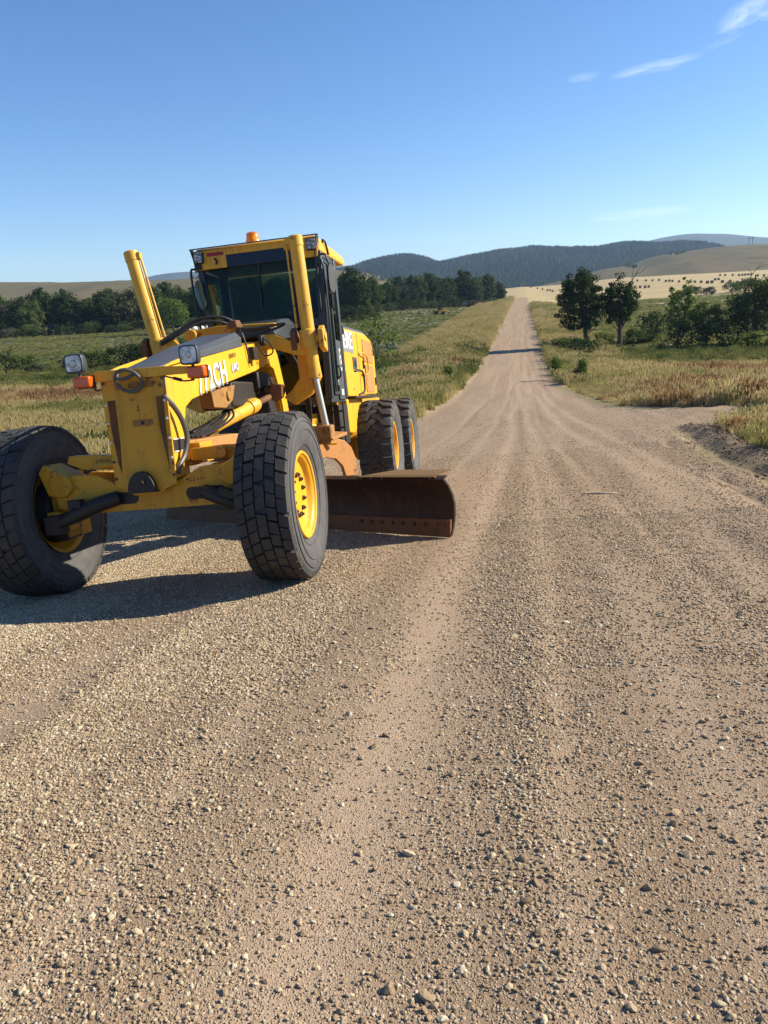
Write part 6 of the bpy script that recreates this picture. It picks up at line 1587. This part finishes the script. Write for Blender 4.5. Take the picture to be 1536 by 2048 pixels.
    b = MB(); b.prism([(0.835 + 0.030 * math.cos(2 * PI * k / 16), YF + 0.0 + 0.05 * math.cos(2 * PI * k / 16), 2.73 + math.copysign(abs(math.sin(2 * PI * k / 16)) ** 0.5, math.sin(2 * PI * k / 16)) * 0.165) for k in range(16)], (0.02, -0.03, 0))
    o = b.build('mirror_housing', M['black'], mr, 0.006, loc=(0, 0, 0)); o.location = -mr.location
    # seat, console and wheel behind the glass
    b = MB(); b.box((0.05, 4.0, 1.85), (0.52, 0.50, 0.14)); b.box((0.05, 4.24, 2.20), (0.48, 0.12, 0.62)); b.box((0.05, 4.0, 1.62), (0.25, 0.3, 0.34)); st = b.build('operator_seat', M['seat'], G, 0.04)
    b = MB(); b.loft([[(0.30 + 0.105 * s_ * math.cos(2 * PI * k / 16), 3.95 + 0.06 * s_ * math.sin(2 * PI * k / 16), z) for k in range(16)] for z, s_ in ((2.36, 0.85), (2.42, 1.0), (2.55, 0.98), (2.61, 0.75), (2.63, 0.4))]); b.cyl((0.30, 3.95, 2.2), (0.30, 3.95, 2.4), 0.05); o = b.build('headrest', M['seat'], st, loc=(0, 0, 0)); o.location = -st.location
    b = MB(); b.tube([(0.03, 3.45, 1.4), (0.03, 3.52, 2.15)], 0.07, 10); b.box((0.03, 3.52, 2.2), (0.30, 0.12, 0.12)); sc_ = b.build('steering_console', M['black'], G, 0.015)
    b = MB(); b.tube([(0.03 + 0.2 * math.cos(2 * PI * k / 24), 3.62 + 0.12 * math.sin(2 * PI * k / 24), 2.27 + 0.14 * math.sin(2 * PI * k / 24)) for k in range(25)], 0.014, 7); o = b.build('steering_wheel', M['black'], sc_, loc=(0, 0, 0)); o.location = -sc_.location

    # ---------- engine hood
    h = MB(); HX0, HX1 = -0.56, 0.58
    def hr(y, zb, zt, ins=0.0):
        return [(HX0 + ins, y, zb), (HX0 + ins, y, zt - 0.07), (HX0 + 0.07 + ins, y, zt), (HX1 - 0.07 - ins, y, zt), (HX1 - ins, y, zt - 0.07), (HX1 - ins, y, zb)]
    h.loft([hr(4.46, 1.385, 2.345), hr(5.37, 1.395, 2.395), hr(7.10, 1.43, 2.45), hr(7.55, 1.44, 2.40), hr(8.02, 1.455, 2.23, 0.03), hr(8.07, 1.455, 1.9, 0.04)])
    hood = h.build('engine_hood', M['yellow'], G, 0.008)
    HO = hood.location.copy()
    def hsub(mb, n, m, bev=0.0):
        o = mb.build(n, m, hood, bev, loc=(0, 0, 0)); o.location = -HO; return o
    t = MB()
    def tr(y, zt, ins=0.0):
        return [(HX0 + 0.045 + ins, y, zt - 0.025), (HX0 + 0.07 + ins, y, zt + 0.012), (HX1 - 0.07 - ins, y, zt + 0.012), (HX1 - 0.045 - ins, y, zt - 0.025)]
    t.loft([tr(4.46, 2.350), tr(5.37, 2.40), tr(7.10, 2.455), tr(7.55, 2.405), tr(8.0, 2.24, 0.03)]); hsub(t, 'hood_top', M['grey'])
    q = MB(); q.bb(HX1, HX1 + 0.006, 4.55, 7.9, 1.435, 1.445); q.bb(HX1, HX1 + 0.005, 6.18, 6.19, 1.44, 2.36); hsub(q, 'panel_seam', M['letter_dark'])
    q = MB(); q.bb(HX1 + 0.001, HX1 + 0.012, 6.62, 7.55, 1.95, 2.30); hsub(q, 'rust_panel', M['rust_orange'], 0.004)
    q = MB(); q.bb(HX1 + 0.001, HX1 + 0.012, 6.72, 7.50, 1.47, 1.90); hsub(q, 'rust_panel', M['rust_orange'], 0.004)
    q = MB(); q.bb(HX1 + 0.001, HX1 + 0.010, 5.66, 5.98, 1.80, 1.98); hsub(q, 'latch_plate', M['grey'], 0.004)
    q = MB(); q.box((HX1 + 0.012, 5.82, 1.89), (0.02, 0.09, 0.10)); hsub(q, 'latch', M['black'], 0.006)
    q = MB(); q.tube(catmull([(HX1 + 0.01, 6.20, 2.05), (HX1 + 0.05, 6.30, 2.06), (HX1 + 0.055, 6.62, 2.03), (HX1 + 0.055, 6.72, 1.96), (HX1 + 0.055, 6.72, 1.80), (HX1 + 0.05, 6.60, 1.74), (HX1 + 0.01, 6.30, 1.74)]), 0.013, 7); hsub(q, 'hood_handle', M['yellow_worn'])
    q = MB(); q.box((HX1 + 0.012, 6.55, 1.90), (0.02, 0.06, 0.13)); q.box((HX1 + 0.012, 7.72, 2.16), (0.02, 0.08, 0.14)); q.box((HX1 + 0.0, 7.80, 1.66), (0.02, 0.08, 0.13)); hsub(q, 'hinge', M['black'], 0.004)
    q = MB(); q.bb(HX1 - 0.01, HX1 + 0.11, 4.50, 5.30, 1.40, 1.735); hsub(q, 'step_box', M['yellow'], 0.01)
    q = MB(); q.tube(catmull([(HX1 + 0.09, 5.25, 1.75), (HX1 + 0.13, 5.45, 1.765), (HX1 + 0.13, 5.70, 1.74), (HX1 + 0.13, 5.76, 1.66), (HX1 + 0.13, 5.76, 1.52), (HX1 + 0.13, 5.66, 1.46), (HX1 + 0.09, 5.45, 1.42)]), 0.016, 8); hsub(q, 'handrail', M['dark'])
    q = MB(); q.cyl((HX1 + 0.015, 4.95, 1.5), (HX1 + 0.12, 4.95, 1.5), 0.012, n=8); q.box((HX1 + 0.02, 4.9, 2.28), (0.06, 0.10, 0.07)); q.tube([(HX1 + 0.03, 4.9, 2.31), (HX1 + 0.03, 4.9, 2.36)], 0.02, 8); hsub(q, 'hood_lamp', M['black'], 0.008)
    q = MB(); q.bb(HX1 - 0.02, HX1 + 0.22, 4.44, 6.2, 1.365, 1.392); hsub(q, 'catwalk', M['dark'], 0.004)
    q = MB(); q.tube([(0.35, 5.55, 2.40), (0.35, 5.55, 2.58)], 0.035, 12); q.tube([(0.35, 5.55, 2.58), (0.35, 5.62, 2.66)], 0.035, 12); hsub(q, 'exhaust_pipe', M['dark'])
    def fit_width(o, w):
        xs_ = [v.co.x for v in o.data.vertices]; k_ = w / (max(xs_) - min(xs_))
        for v in o.data.vertices: v.co.x = (v.co.x - min(xs_)) * k_
        return o
    def hl2(o): o.matrix_basis = Matrix.Translation(-HO) @ o.matrix_basis; return o
    q = MB(); q.bb(HX1 + 0.0015, HX1 + 0.004, 4.50, 5.80, 2.035, 2.315); hsub(q, 'name_band', M['letter_grey'])
    hl2(fit_width(letters('DEERE', 0.335, (HX1 + 0.006, 4.47, 2.058), math.atan2(0.03, 0.93), M['white'], 0.001, hood, 1.0, 0.003), 1.27))
    return G
build_grader()
